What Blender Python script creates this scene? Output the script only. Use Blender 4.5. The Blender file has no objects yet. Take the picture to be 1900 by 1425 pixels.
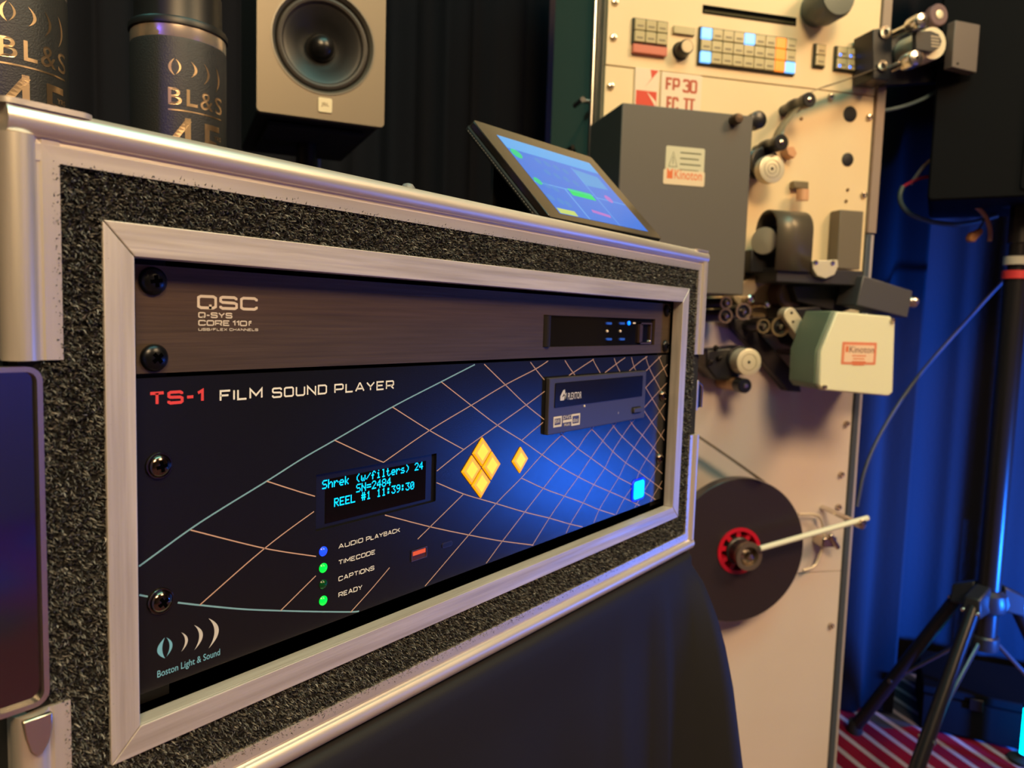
import bpy, math, random
import numpy as np
from mathutils import Matrix, Vector
random.seed(7); RNG = np.random.default_rng(7)
SC = bpy.context.scene
COL = SC.collection
S = 0.001                                                     # builders work in millimetres

def lin(c):
    return tuple(((v/255.0)/12.92 if v/255.0 <= .04045 else (((v/255.0)+.055)/1.055)**2.4) for v in c)

# ------------------------------------------------------------------ camera
FPX, CXP, CYP = 1410.0, 950.0, 712.5
CAM = np.array([-150.2, -302.1, 161.0])
RM = np.array([[0.60506473, -0.79556954, 0.03107697],
               [-0.05067485, -0.07743532, -0.99570871],
               [0.79456197, 0.6008934, -0.08716875]])
cd = bpy.data.cameras.new('camera')
cd.sensor_width = 36.0; cd.lens = 36.0*FPX/1900.0
cd.clip_start = .02; cd.clip_end = 40
cd.dof.use_dof = True; cd.dof.focus_distance = .40; cd.dof.aperture_fstop = cd.lens/2.1
cam = bpy.data.objects.new('camera', cd); COL.objects.link(cam)
m = Matrix.Identity(4)
for i in range(3):
    m[i][0] = RM[0][i]; m[i][1] = -RM[1][i]; m[i][2] = -RM[2][i]; m[i][3] = CAM[i]*S
cam.matrix_world = m
SC.camera = cam
SC.view_settings.view_transform = 'Standard'; SC.view_settings.look = 'None'
SC.view_settings.gamma = 1; SC.view_settings.use_curve_mapping = False
SC.view_settings.exposure = 0.1

# ------------------------------------------------------------------ world and lights
w = bpy.data.worlds.new('world'); SC.world = w; w.use_nodes = True
w.node_tree.nodes['Background'].inputs[0].default_value = (.16, .15, .20, 1)
w.node_tree.nodes['Background'].inputs[1].default_value = .05

FLOOR = -797.0
CEIL = 2150.0
def area(name, loc, target, sx, sy, power, col):
    l = bpy.data.lights.new(name, 'AREA'); l.shape = 'RECTANGLE'; l.size = sx; l.size_y = sy
    l.energy = power; l.color = col
    o = bpy.data.objects.new(name, l); COL.objects.link(o)
    o.location = loc
    o.rotation_euler = (Vector(target)-Vector(loc)).to_track_quat('-Z', 'Y').to_euler()
    return o
def spot(name, loc, target, power, col, ang, blend=.8, r=.06):
    l = bpy.data.lights.new(name, 'SPOT'); l.energy = power; l.color = col
    l.spot_size = math.radians(ang); l.spot_blend = blend; l.shadow_soft_size = r
    o = bpy.data.objects.new(name, l); COL.objects.link(o); o.location = loc
    o.rotation_euler = (Vector(target)-Vector(loc)).to_track_quat('-Z', 'Y').to_euler()
    return o
WARM = (1.0, .66, .33); TEAL = (.30, 1.0, .86); BLUE = (.02, .16, 1.0)
area('key_light', (1.0, -2.0, 1.95), (.6, .1, .1), .7, .7, 49, WARM)
area('fill_light', (-1.0, -1.7, 1.95), (.2, 0, .1), .8, .8, 88, WARM)
area('overhead_light', (.25, -.75, 2.05), (.25, -.2, 0), 1.7, .8, 19, TEAL)
area('rear_fill_light', (-.7, 1.0, 2.05), (.2, .6, 0), .6, .4, 6, TEAL)  # added fill that lifts the projector's side door
area('blue_wash', (3.15, -1.5, -.56), (.45, -.1, .05), .95, .46, 42, BLUE)
spot('blue_drape_spot', (1.6, -1.45, -.6), (2.25, -.45, -.36), 1500, (.010, .15, .92), 72)
spot('blue_wall_spot', (1.2, -2.7, 1.2), (1.15, -3.3, -.6), 330, (.03, .06, 1.0), 72)
spot('violet_wash', (-1.0, .06, .5), (.03, .25, .32), 26, (.10, .06, 1.0), 15)

# ------------------------------------------------------------------ materials
MATS = {}
def mat(name, col, rough=.5, metal=0.0, bump=None, var=None, emit=None, coat=0, trans=0, spec=.5, stretch=None, ior=None, roughvar=None):
    """procedural principled material; bump=(scale,strength), var=(scale,col2,amount), stretch=object-space scale for grain"""
    if name in MATS: return MATS[name]
    M = bpy.data.materials.new(name); M.use_nodes = True
    nt = M.node_tree; b = nt.nodes['Principled BSDF']; L = nt.links
    c = lin(col)
    b.inputs['Base Color'].default_value = (*c, 1)
    b.inputs['Roughness'].default_value = rough; b.inputs['Metallic'].default_value = metal
    b.inputs['Specular IOR Level'].default_value = spec
    b.inputs['Coat Weight'].default_value = coat
    if trans: b.inputs['Transmission Weight'].default_value = trans
    if emit: b.inputs['Emission Color'].default_value = (*lin(emit[0]), 1); b.inputs['Emission Strength'].default_value = emit[1]
    if bump or var or roughvar:
        tc = nt.nodes.new('ShaderNodeTexCoord'); mp = nt.nodes.new('ShaderNodeMapping')
        L.new(tc.outputs['Object'], mp.inputs['Vector'])
        if stretch: mp.inputs['Scale'].default_value = stretch
    if bump:
        n = nt.nodes.new('ShaderNodeTexNoise'); n.inputs['Scale'].default_value = bump[0]; n.inputs['Detail'].default_value = 4
        L.new(mp.outputs[0], n.inputs['Vector'])
        bp = nt.nodes.new('ShaderNodeBump'); bp.inputs['Strength'].default_value = bump[1]; bp.inputs['Distance'].default_value = bump[2] if len(bump) > 2 else .0004
        L.new(n.outputs['Fac'], bp.inputs['Height']); L.new(bp.outputs[0], b.inputs['Normal'])
    if var:
        n = nt.nodes.new('ShaderNodeTexNoise'); n.inputs['Scale'].default_value = var[0]; n.inputs['Detail'].default_value = 6
        L.new(mp.outputs[0], n.inputs['Vector'])
        r = nt.nodes.new('ShaderNodeValToRGB'); r.color_ramp.elements[0].position = .5-var[2]*.5; r.color_ramp.elements[1].position = .5+var[2]*.5
        r.color_ramp.elements[0].color = (*c, 1); r.color_ramp.elements[1].color = (*lin(var[1]), 1)
        L.new(n.outputs['Fac'], r.inputs[0]); L.new(r.outputs[0], b.inputs['Base Color'])
    if roughvar:
        n = nt.nodes.new('ShaderNodeTexNoise'); n.inputs['Scale'].default_value = roughvar[0]; n.inputs['Detail'].default_value = 5
        L.new(mp.outputs[0], n.inputs['Vector'])
        r = nt.nodes.new('ShaderNodeMapRange'); r.inputs['From Min'].default_value = .3; r.inputs['From Max'].default_value = .7
        r.inputs['To Min'].default_value = roughvar[1]; r.inputs['To Max'].default_value = roughvar[2]
        L.new(n.outputs['Fac'], r.inputs['Value']); L.new(r.outputs[0], b.inputs['Roughness'])
    MATS[name] = M
    return M

alu = lambda: mat('aluminium', (232, 226, 220), .42, .8, bump=(420, .25, .0003), var=(60, (214, 206, 198), .5), roughvar=(90, .32, .5))
aluh = lambda: mat('aluminium_brushed_along_x', (232, 226, 220), .5, .62, bump=(300, .35, .0003), var=(220, (190, 180, 170), .6), stretch=(.06, 1, 1.6), roughvar=(160, .4, .58))
aluv = lambda: mat('aluminium_brushed_upright', (232, 226, 220), .5, .62, bump=(300, .35, .0003), var=(220, (192, 184, 176), .6), stretch=(1.6, 1, .06), roughvar=(160, .4, .58))
black = lambda: mat('black_plastic', (16, 16, 18), .38)
blackm = lambda: mat('black_matte', (12, 12, 13), .75)
steel = lambda: mat('bright_steel', (214, 210, 204), .22, 1)
nickel = lambda: mat('nickel', (200, 186, 172), .2, 1)
dsteel = lambda: mat('dark_steel', (58, 56, 56), .35, 1)
chrome = lambda: mat('mirror_steel', (120, 122, 128), .08, 1)
cream = lambda: mat('cream_enamel', (238, 214, 174), .42, 0, bump=(160, .06, .0004), var=(5, (232, 204, 162), .6))
pinkcream = lambda: mat('rosy_cream', (224, 212, 208), .4, 0, bump=(160, .06, .0004), var=(4, (216, 200, 194), .6))  # rosier tone used on the two lower plates
cream2 = lambda: mat('cream_cover', (232, 228, 196), .4)
green = lambda: mat('grey_green_enamel', (86, 104, 92), .5)
doorgreen = lambda: mat('pale_green_enamel', (140, 158, 142), .5)
greybox = lambda: mat('charcoal_enamel', (92, 88, 84), .5, 0, bump=(900, .12, .0003))
ivory = lambda: mat('ivory_metal', (226, 214, 188), .35, .3)
white_print = lambda: mat('white_print', (226, 226, 220), .6)

# ------------------------------------------------------------------ pixel rays (used once to read sizes off known planes)
def ray(u, v):
    return RM.T @ np.array([(u-CXP)/FPX, (v-CYP)/FPX, 1.0])
def UD(u, v, dep):
    return CAM + ray(u, v)*dep
class Frame:
    def __init__(s, O, yaw=0.0):
        s.O = np.array(O, float); s.yaw = yaw; a = math.radians(yaw)
        s.R = np.array([[math.cos(a), -math.sin(a), 0], [math.sin(a), math.cos(a), 0], [0, 0, 1]])
        s.c = s.R.T @ (CAM-s.O)
    def px(s, u, v, y=0.0):
        d = s.R.T @ ray(u, v); t = (y-s.c[1])/d[1]
        q = s.c+t*d; return float(q[0]), float(q[2])
    def loc(s, p):
        return s.R.T @ (np.array(p, float)-s.O)

# ------------------------------------------------------------------ mesh builder (mm)
class MB:
    def __init__(s): s.v = []; s.f = []
    def add(s, vs, fs):
        o = len(s.v); s.v += [tuple(map(float, p)) for p in vs]; s.f += [tuple(i+o for i in f) for f in fs]; return s
    def box(s, x0, x1, y0, y1, z0, z1):
        x0, x1 = sorted((x0, x1)); y0, y1 = sorted((y0, y1)); z0, z1 = sorted((z0, z1))
        return s.add([(x0, y0, z0), (x1, y0, z0), (x1, y1, z0), (x0, y1, z0), (x0, y0, z1), (x1, y0, z1), (x1, y1, z1), (x0, y1, z1)],
                     [(0, 3, 2, 1), (4, 5, 6, 7), (0, 1, 5, 4), (1, 2, 6, 5), (2, 3, 7, 6), (3, 0, 4, 7)])
    def lathe(s, p, axis, prof, n=28, caps=True):
        """prof: list of (radius, distance along axis)"""
        a = Vector(axis).normalized(); t = Vector((0, 0, 1)) if abs(a.z) < .9 else Vector((1, 0, 0))
        e1 = a.cross(t).normalized(); e2 = a.cross(e1); p = Vector(p)
        vs = []; fs = []
        for r, h in prof:
            for k in range(n):
                an = 2*math.pi*k/n
                vs.append(p+a*h+(e1*math.cos(an)+e2*math.sin(an))*max(r, 1e-4))
        for j in range(len(prof)-1):
            for k in range(n):
                k2 = (k+1) % n
                fs.append((j*n+k, j*n+k2, (j+1)*n+k2, (j+1)*n+k))
        if caps: fs.append(tuple(range(n-1, -1, -1))); fs.append(tuple((len(prof)-1)*n+k for k in range(n)))
        return s.add(vs, fs)
    def cyl(s, p0, p1, r0, r1=None, n=20):
        d = Vector(p1)-Vector(p0)
        return s.lathe(p0, d, [(r0, 0), (r0 if r1 is None else r1, d.length)], n)
    def ring(s, p, axis, ro, ri, h, n=32):
        a = Vector(axis).normalized(); t = Vector((0, 0, 1)) if abs(a.z) < .9 else Vector((1, 0, 0))
        e1 = a.cross(t).normalized(); e2 = a.cross(e1); p = Vector(p); vs = []; fs = []
        pr = [(ro, 0), (ro, h), (ri, h), (ri, 0)]
        for r, hh in pr:
            for k in range(n):
                an = 2*math.pi*k/n; vs.append(p+a*hh+(e1*math.cos(an)+e2*math.sin(an))*r)
        for j in range(4):
            j2 = (j+1) % 4
            for k in range(n):
                k2 = (k+1) % n; fs.append((j*n+k, j*n+k2, j2*n+k2, j2*n+k))
        return s.add(vs, fs)
    def prism(s, poly, y0, y1):
        """polygon in (x,z), extruded along y"""
        n = len(poly)
        A = sum(poly[i][0]*poly[(i+1) % n][1]-poly[(i+1) % n][0]*poly[i][1] for i in range(n))
        if A < 0: poly = poly[::-1]
        y0, y1 = sorted((y0, y1))
        vs = [(x, y0, z) for x, z in poly]+[(x, y1, z) for x, z in poly]
        fs = [tuple(range(n)), tuple(range(2*n-1, n-1, -1))]+[(i, i+n, (i+1) % n+n, (i+1) % n) for i in range(n)]
        return s.add(vs, fs)
    def sweep(s, prof, path, closed=False):
        """prof: list of 2D offsets (list per path point or one), path: list of (origin, e1, e2)"""
        n = len(prof); vs = []; fs = []
        for o, e1, e2 in path:
            for a, b in prof: vs.append(np.array(o)+np.array(e1)*a+np.array(e2)*b)
        for j in range(len(path)-1):
            for k in range(n):
                k2 = (k+1) % n; fs.append((j*n+k, j*n+k2, (j+1)*n+k2, (j+1)*n+k))
        fs.append(tuple(range(n-1, -1, -1))); fs.append(tuple((len(path)-1)*n+k for k in range(n)))
        return s.add(vs, fs)
    def tube(s, pts, r, n=10, sm=0):
        P = [Vector(p) for p in pts]
        for _ in range(sm):
            Q = [P[0]]
            for a, b in zip(P, P[1:]): Q += [a.lerp(b, .25), a.lerp(b, .75)]
            P = Q+[P[-1]]
        path = []; up = None
        for i, p in enumerate(P):
            t = (P[min(i+1, len(P)-1)]-P[max(i-1, 0)]).normalized()
            if up is None:
                up = Vector((0, 0, 1)) if abs(t.z) < .9 else Vector((1, 0, 0))
            e1 = (up-t*up.dot(t)).normalized(); e2 = t.cross(e1); up = e1
            path.append((p, e1, e2))
        prof = [(r*math.cos(2*math.pi*k/n), r*math.sin(2*math.pi*k/n)) for k in range(n)]
        return s.sweep(prof, path)
    def grid(s, fn, nu, nv):
        vs = [fn(i/nu, j/nv) for j in range(nv+1) for i in range(nu+1)]
        fs = [(j*(nu+1)+i, j*(nu+1)+i+1, (j+1)*(nu+1)+i+1, (j+1)*(nu+1)+i) for j in range(nv) for i in range(nu)]
        return s.add(vs, fs)
    def ribbon(s, pts, wd, fn):
        """flat stroke along 2D polyline; fn maps 2D point to 3D"""
        n = len(pts); closed = n > 2 and abs(pts[0][0]-pts[-1][0])+abs(pts[0][1]-pts[-1][1]) < 1e-6
        vs = []
        for i in range(n):
            if closed and i in (0, n-1): a, b, c = pts[n-2], pts[0], pts[1]
            else: a, b, c = pts[max(i-1, 0)], pts[i], pts[min(i+1, n-1)]
            def nrm(p, q):
                dx, dy = q[0]-p[0], q[1]-p[1]; l = math.hypot(dx, dy) or 1; return (-dy/l, dx/l)
            if a is b or a == b: nx, ny = nrm(b, c); k = 1
            elif c is b or c == b: nx, ny = nrm(a, b); k = 1
            else:
                n1 = nrm(a, b); n2 = nrm(b, c); nx, ny = n1[0]+n2[0], n1[1]+n2[1]; l = math.hypot(nx, ny) or 1
                nx /= l; ny /= l; k = 1/max(.45, nx*n1[0]+ny*n1[1])
            h = wd*.5*k
            vs += [fn((b[0]+nx*h, b[1]+ny*h)), fn((b[0]-nx*h, b[1]-ny*h))]
        return s.add(vs, [(2*i, 2*i+1, 2*i+3, 2*i+2) for i in range(n-1)])
    def mesh(s, name, smooth=True, ang=35):
        me = bpy.data.meshes.new(name)
        me.from_pydata([(a*S, b*S, c*S) for a, b, c in s.v], [], s.f); me.validate(); me.update()
        if smooth:
            me.polygons.foreach_set('use_smooth', [True]*len(me.polygons))
            try: me.set_sharp_from_angle(angle=math.radians(ang))
            except Exception: pass
        return me
    def build(s, name, material, parent=None, bevel=0, seg=2, smooth=True, ang=35, label=None, solid=0, at=None):
        o = bpy.data.objects.new(name, s.mesh(name, smooth, ang)); COL.objects.link(o)
        if material: o.data.materials.append(material)
        if parent is not None: o.parent = parent
        if at is not None: o.location = [c*S for c in at]
        if label: o['label'] = label
        if solid:
            md = o.modifiers.new('solid', 'SOLIDIFY'); md.thickness = solid*S; md.offset = 0
        if bevel:
            md = o.modifiers.new('bevel', 'BEVEL'); md.width = bevel*S; md.segments = seg; md.limit_method = 'ANGLE'; md.angle_limit = math.radians(40)
        return o
def copy_to(src, parent, at, name=None):
    o = src.copy(); COL.objects.link(o); o.parent = parent; o.location = [c*S for c in at]; return o
def thing(name, label, cat, loc, yaw=0, group=None):
    o = bpy.data.objects.new(name, None); COL.objects.link(o); o.empty_display_size = .05
    o.location = [c*S for c in loc]; o.rotation_euler = (0, 0, math.radians(yaw))
    tag(o, label, cat, group); return o
def tag(o, label=None, cat=None, group=None, kind=None):
    if label: o['label'] = label
    if cat: o['category'] = cat
    if group: o['group'] = group
    if kind: o['kind'] = kind
    return o
def rrect(x0, x1, z0, z1, r, n=5):
    pts = []
    for cx_, cz_, a0 in ((x1-r, z1-r, 0), (x0+r, z1-r, 90), (x0+r, z0+r, 180), (x1-r, z0+r, 270)):
        for k in range(n+1):
            a = math.radians(a0+90*k/n); pts.append((cx_+r*math.cos(a), cz_+r*math.sin(a)))
    return pts

# ------------------------------------------------------------------ lettering
_TC = {}
def font_mesh(txt, off=0.0):
    if (txt, off) in _TC: return _TC[(txt, off)]
    cu = bpy.data.curves.new('lettering', 'FONT'); cu.body = txt; cu.size = 1; cu.offset = off; cu.resolution_u = 4
    o = bpy.data.objects.new('lettering_tmp', cu); COL.objects.link(o)
    dg = bpy.context.evaluated_depsgraph_get(); ev = o.evaluated_get(dg); me = ev.to_mesh()
    V = [(v.co.x, v.co.y) for v in me.vertices]; F = [tuple(p.vertices) for p in me.polygons]
    ev.to_mesh_clear(); bpy.data.objects.remove(o); bpy.data.curves.remove(cu)
    xs = [a for a, _ in V]; ys = [b for _, b in V]
    x0, x1 = min(xs), max(xs); y1 = max(ys); y0 = min(ys)
    _TC[(txt, off)] = ([((a-x0)/(x1-x0), (b-y0)/(y1-y0)) for a, b in V], F)
    return _TC[(txt, off)]
def put_text(mb, txt, x0, x1, z0, z1, fn, off=0.012, italic=0):
    V, F = font_mesh(txt, off)
    mb.add([fn((x0+a*(x1-x0)+italic*b*(z1-z0), z0+b*(z1-z0))) for a, b in V], F)
k_ = .12
GL = {
 'A': [[(0, 0), (.42, 1), (.5, 1), (.92, 0)], [(.16, .3), (.76, .3)]],
 'B': [[(0, 0), (0, 1), (.7, 1), (.8, .9), (.8, .64), (.7, .54), (0, .54)], [(.7, .54), (.86, .44), (.86, .12), (.76, 0), (0, 0)]],
 'C': [[(.86, .75), (.86, .88), (.74, 1), (.12, 1), (0, .88), (0, .12), (.12, 0), (.74, 0), (.86, .12), (.86, .25)]],
 'D': [[(0, 0), (0, 1), (.72, 1), (.88, .86), (.88, .14), (.72, 0), (0, 0)]],
 'E': [[(.8, 1), (0, 1), (0, 0), (.8, 0)], [(0, .52), (.66, .52)]],
 'F': [[(.8, 1), (0, 1), (0, 0)], [(0, .52), (.66, .52)]],
 'H': [[(0, 0), (0, 1)], [(.86, 0), (.86, 1)], [(0, .52), (.86, .52)]],
 'I': [[(0, 0), (0, 1)]],
 'K': [[(0, 0), (0, 1)], [(.82, 1), (.3, .52), (0, .46)], [(.3, .52), (.86, 0)]],
 'L': [[(0, 1), (0, 0), (.74, 0)]],
 'M': [[(0, 0), (0, 1), (.52, .3), (1.04, 1), (1.04, 0)]],
 'N': [[(0, 0), (0, 1), (.86, 0), (.86, 1)]],
 'O': [[(.12, 0), (0, .12), (0, .88), (.12, 1), (.76, 1), (.88, .88), (.88, .12), (.76, 0), (.12, 0)]],
 'P': [[(0, 0), (0, 1), (.74, 1), (.86, .9), (.86, .5), (.74, .4), (0, .4)]],
 'Q': [[(.12, 0), (0, .12), (0, .88), (.12, 1), (.76, 1), (.88, .88), (.88, .12), (.76, 0), (.12, 0)], [(.6, .3), (.6, -.1)]],
 'R': [[(0, 0), (0, 1), (.74, 1), (.86, .9), (.86, .52), (.74, .42), (0, .42)], [(.5, .42), (.88, 0)]],
 'S': [[(.84, .78), (.84, .9), (.74, 1), (.1, 1), (0, .9), (0, .64), (.1, .54), (.74, .5), (.86, .4), (.86, .1), (.76, 0), (.1, 0), (0, .1), (0, .22)]],
 'T': [[(0, 1), (.84, 1)], [(.42, 1), (.42, 0)]],
 'U': [[(0, 1), (0, .12), (.12, 0), (.74, 0), (.86, .12), (.86, 1)]],
 'V': [[(0, 1), (.44, 0), (.88, 1)]],
 'X': [[(0, 0), (.86, 1)], [(0, 1), (.86, 0)]],
 'Y': [[(0, 1), (.43, .45), (.86, 1)], [(.43, .45), (.43, 0)]],
 '1': [[(.0, .78), (.3, 1), (.3, 0)]],
 '0': [[(.12, 0), (0, .12), (0, .88), (.12, 1), (.76, 1), (.88, .88), (.88, .12), (.76, 0), (.12, 0)]],
 '3': [[(0, .82), (0, .9), (.1, 1), (.72, 1), (.84, .9), (.84, .62), (.72, .53), (.3, .53)], [(.72, .53), (.86, .42), (.86, .1), (.74, 0), (.1, 0), (0, .1), (0, .18)]],
 '-': [[(0, .45), (.42, .45)]],
 '/': [[(0, 0), (.4, 1)]],
 'f': [[(.14, 0), (.14, .88), (.26, 1), (.5, 1)], [(0, .64), (.46, .64)]],
 ' ': [],
}
def stroke_text(mb, txt, x0, x1, z0, h, fn, wd=.17, gap=.34, space=.55):
    """squared engineering capitals filling x0..x1; wd, gap in units of height"""
    pen = 0; items = []
    for ch in txt:
        st = GL[ch]
        if not st: pen += space; continue
        wch = max(p[0] for s_ in st for p in s_)
        items.append((st, pen)); pen += wch+gap
    tot = pen-gap; k = (x1-x0-wd*h)/(tot*h) if tot else 1
    for st, off in items:
        for pl in st:
            mb.ribbon([(x0+wd*h*.5+(off+a)*h*k, z0+h*(wd*.5+b*(1-wd))) for a, b in pl], wd*h, fn)
DOT = {'S': '0F10100E01011E', 'h': '10101619111111', 'r': '00001619101010', 'e': '00000E111F100E', 'k': '10101214181412', '(': '02040808080402',
 'w': '0000111115150A', '/': '00010204081000', 'f': '0609081C080808', 'i': '04000C0404040E', 'l': '0C04040404040E', 't': '08081C08080906',
 's': '00000E100E011E', ')': '08040202020408', '2': '0E11010204081F', '4': '02060A121F0202', 'N': '11111915131111', '=': '00001F001F0000',
 '8': '0E11110E11110E', 'R': '1E11111E141211', 'E': '1F10101E10101F', 'L': '1010101010101F', '#': '0A0A1F0A1F0A0A', '1': '040C040404040E',
 ':': '000C0C000C0C00', '3': '1F02040201110E', '9': '0E11110F01020C', '0': '0E11131519110E', ' ': '00000000000000'}
def dot_text(mb, txt, x0, z0, pitch, h, y):
    px_, pz = pitch/6.0, h/7.0
    for c, ch in enumerate(txt):
        rows = [int(DOT[ch][2*i:2*i+2], 16) for i in range(7)]
        for r, bits in enumerate(rows):
            for b in range(5):
                if bits >> (4-b) & 1:
                    xx = x0+c*pitch+b*px_; zz = z0+(6-r)*pz
                    mb.add([(xx-.05, y, zz-.05), (xx+px_*1.02, y, zz-.05), (xx+px_*1.02, y, zz+pz*1.0), (xx-.05, y, zz+pz*1.0)], [(0, 1, 2, 3)])
def crescent(mb, cx_, cz_, hh, thick, bulge, fn, flip=1, n=16):
    """moon sliver: tips at cz +- hh, bulging by 'bulge' towards +x (flip=1)"""
    o = []; i_ = []
    for k in range(n+1):
        t = -1+2*k/n
        base = bulge*(1-t*t)
        o.append((cx_+flip*(base+thick*.5*(1-t*t)), cz_+hh*t)); i_.append((cx_+flip*(base-thick*.5*(1-t*t)), cz_+hh*t))
    mb.add([fn(p) for p in o+i_], [(k, k+1, n+1+k+1, n+1+k) if flip > 0 else (k, n+1+k, n+1+k+1, k+1) for k in range(n)])

# ================================================================== SETTING
def carpet_mat():
    M = bpy.data.materials.new('patterned_carpet'); M.use_nodes = True; nt = M.node_tree; L = nt.links; N = nt.nodes
    b = N['Principled BSDF']; b.inputs['Roughness'].default_value = .95; b.inputs['Specular IOR Level'].default_value = .1
    tc = N.new('ShaderNodeTexCoord'); mp = N.new('ShaderNodeMapping'); mp.inputs['Rotation'].default_value = (0, 0, math.radians(38))
    L.new(tc.outputs['Object'], mp.inputs[0])
    ns = N.new('ShaderNodeTexNoise'); ns.inputs['Scale'].default_value = 5
    wv = N.new('ShaderNodeTexWave'); wv.inputs['Scale'].default_value = 6.2; wv.inputs['Distortion'].default_value = .9; wv.inputs['Detail Scale'].default_value = .6
    L.new(mp.outputs[0], wv.inputs[0])
    r1 = N.new('ShaderNodeValToRGB'); r1.color_ramp.elements[0].position = .80; r1.color_ramp.elements[1].position = .86
    L.new(wv.outputs['Fac'], r1.inputs[0])
    ck = N.new('ShaderNodeTexVoronoi'); ck.inputs['Scale'].default_value = 5.5; ck.distance = 'CHEBYCHEV'
    L.new(mp.outputs[0], ck.inputs['Vector'])
    r2 = N.new('ShaderNodeValToRGB'); r2.color_ramp.interpolation = 'CONSTANT'
    r2.color_ramp.elements[0].color = (*lin((118, 16, 42)), 1); r2.color_ramp.elements[1].position = .5; r2.color_ramp.elements[1].color = (*lin((60, 62, 74)), 1)
    L.new(ck.outputs['Color'], r2.inputs[0])
    mx = N.new('ShaderNodeMix'); mx.data_type = 'RGBA'
    L.new(r1.outputs[0], mx.inputs['Factor']); L.new(r2.outputs[0], mx.inputs['A']); mx.inputs['B'].default_value = (*lin((160, 148, 158)), 1)
    L.new(mx.outputs['Result'], b.inputs['Base Color'])
    n2 = N.new('ShaderNodeTexNoise'); n2.inputs['Scale'].default_value = 700; bp = N.new('ShaderNodeBump'); bp.inputs['Strength'].default_value = .6; bp.inputs['Distance'].default_value = .004
    L.new(tc.outputs['Object'], n2.inputs['Vector']); L.new(n2.outputs['Fac'], bp.inputs['Height']); L.new(bp.outputs[0], b.inputs['Normal'])
    return M
X0, X1, Y0, Y1 = -3200, 4200, -3400, 2400
wallm = mat('warm_grey_wall', (150, 132, 112), .8, bump=(40, .1, .001))
tag(MB().box(X0, X1, Y0, Y1, FLOOR-60, FLOOR).build('floor', carpet_mat(), smooth=False), 'red, white and grey striped patterned carpet floor', None, None, 'structure')
tag(MB().box(X0, X1, Y0, Y1, CEIL, CEIL+60).build('ceiling', mat('ceiling_paint', (170, 164, 156), .85), smooth=False), 'plain pale ceiling', None, None, 'structure')
tag(MB().box(X0-80, X0, Y0, Y1, FLOOR-60, CEIL+60).build('wall_left', wallm, smooth=False), 'plain warm grey wall', None, None, 'structure')
tag(MB().box(X1, X1+80, Y0, Y1, FLOOR-60, CEIL+60).build('wall_right', wallm, smooth=False), 'plain warm grey wall', None, None, 'structure')
tag(MB().box(X0-80, X1+80, Y1, Y1+80, FLOOR-60, CEIL+60).build('wall_back', wallm, smooth=False), 'plain warm grey wall behind the drapes', None, None, 'structure')
tag(MB().box(X0-80, X1+80, Y0-80, Y0, FLOOR-60, CEIL+60).build('wall_front', wallm, smooth=False), 'plain warm grey wall', None, None, 'structure')

# black pipe-and-drape behind everything
drapem = mat('black_velour', (17, 18, 27), .9, 0, bump=(90, .3, .002), spec=.25)
def drape(label, p0, p1, pitch, amp, seed, ztop=CEIL-200):
    p0 = np.array(p0, float); p1 = np.array(p1, float); d = p1-p0; ln = np.linalg.norm(d); t = d/ln; n = np.array([t[1], -t[0]])
    rr = random.Random(seed); ph = [rr.uniform(0, 6.28) for _ in range(4)]; k = max(1, round(ln/pitch))
    def fn(u, v):
        s_ = u*ln; a = 2*math.pi*k*u
        off = amp*(math.sin(a+.5*math.sin(a*.37+ph[0]))+.35*math.sin(2.3*a+ph[1]))*(1-.25*v)
        q = t*(s_+6*math.sin(a*2+ph[2]))+n*off
        return (q[0], q[1], v*(ztop-FLOOR-8)+8)
    mb = MB().grid(fn, int(k*18), 6)
    o = mb.build('drape', drapem, None, smooth=True, ang=180, solid=3)
    o.location = (p0[0]*S, p0[1]*S, FLOOR*S)
    return tag(o, label, 'drape', 'black drapes along the back of the booth')
drape('black drape hanging behind the tumblers at the far left', (-1100, 1500), (330, 1320), 150, 26, 1)
drape('black drape hanging behind the desktop loudspeaker', (330, 1320), (1010, 1160), 140, 24, 2)
drape('black drape hanging behind the tablet, left of the film projector', (1010, 1160), (1500, 860), 150, 22, 3)
drape('dark blue-lit drape hanging just behind the projector right edge', (1540, 760), (1880, 20), 170, 13, 4)
drape('blue-lit drape hanging behind the tripod stand at the far right', (2110, 560), (2260, -1100), 210, 16, 5)

# ================================================================== ROAD CASE
case = thing('road_case', 'black carpet-covered rack road case with aluminium edges on the table', 'road case', (0, 0, -56.5))
def cz(z): return z+56.5                                       # case builders use panel heights (z=0 at panel foot)
XL, XR, ZB, ZT = -45.0, 528.0, -52.0, 223.5                    # outer faces
IL, IR, IB, IT = -5.5, 482.5, -6.5, 179.5                      # opening
ply = mat('carpet_backing', (14, 14, 15), .95)
def cbox(x0, x1, y0, y1, z0, z1): return MB().box(x0, x1, y0, y1, cz(z0), cz(z1))
MBf = MB()
e_ = 1.7
MBf.box(XL, IL-e_, -9, -.6, cz(ZB), cz(ZT)); MBf.box(IR+e_, XR, -9, -.6, cz(ZB), cz(ZT))
MBf.box(IL-e_, IR+e_, -9, -.6, cz(IT+e_), cz(ZT)); MBf.box(IL-e_, IR+e_, -9, -.6, cz(ZB), cz(IB-e_))
MBf.build('front_board', ply, case, smooth=False)
cbox(XL, XR, 4, 420, ZT-10, ZT).build('top_board', ply, case, smooth=False)
cbox(XL, XR, 4, 420, ZB, ZB+10).build('bottom_board', ply, case, smooth=False)
cbox(XL, XL+10, 4, 420, ZB+10, ZT-10).build('side_board', ply, case, smooth=False)
cbox(XR-10, XR, 4, 420, ZB+10, ZT-10).build('side_board', ply, case, smooth=False)
cbox(XL+10, XR-10, 410, 420, ZB+10, ZT-10).build('back_board', ply, case, smooth=False)
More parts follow.
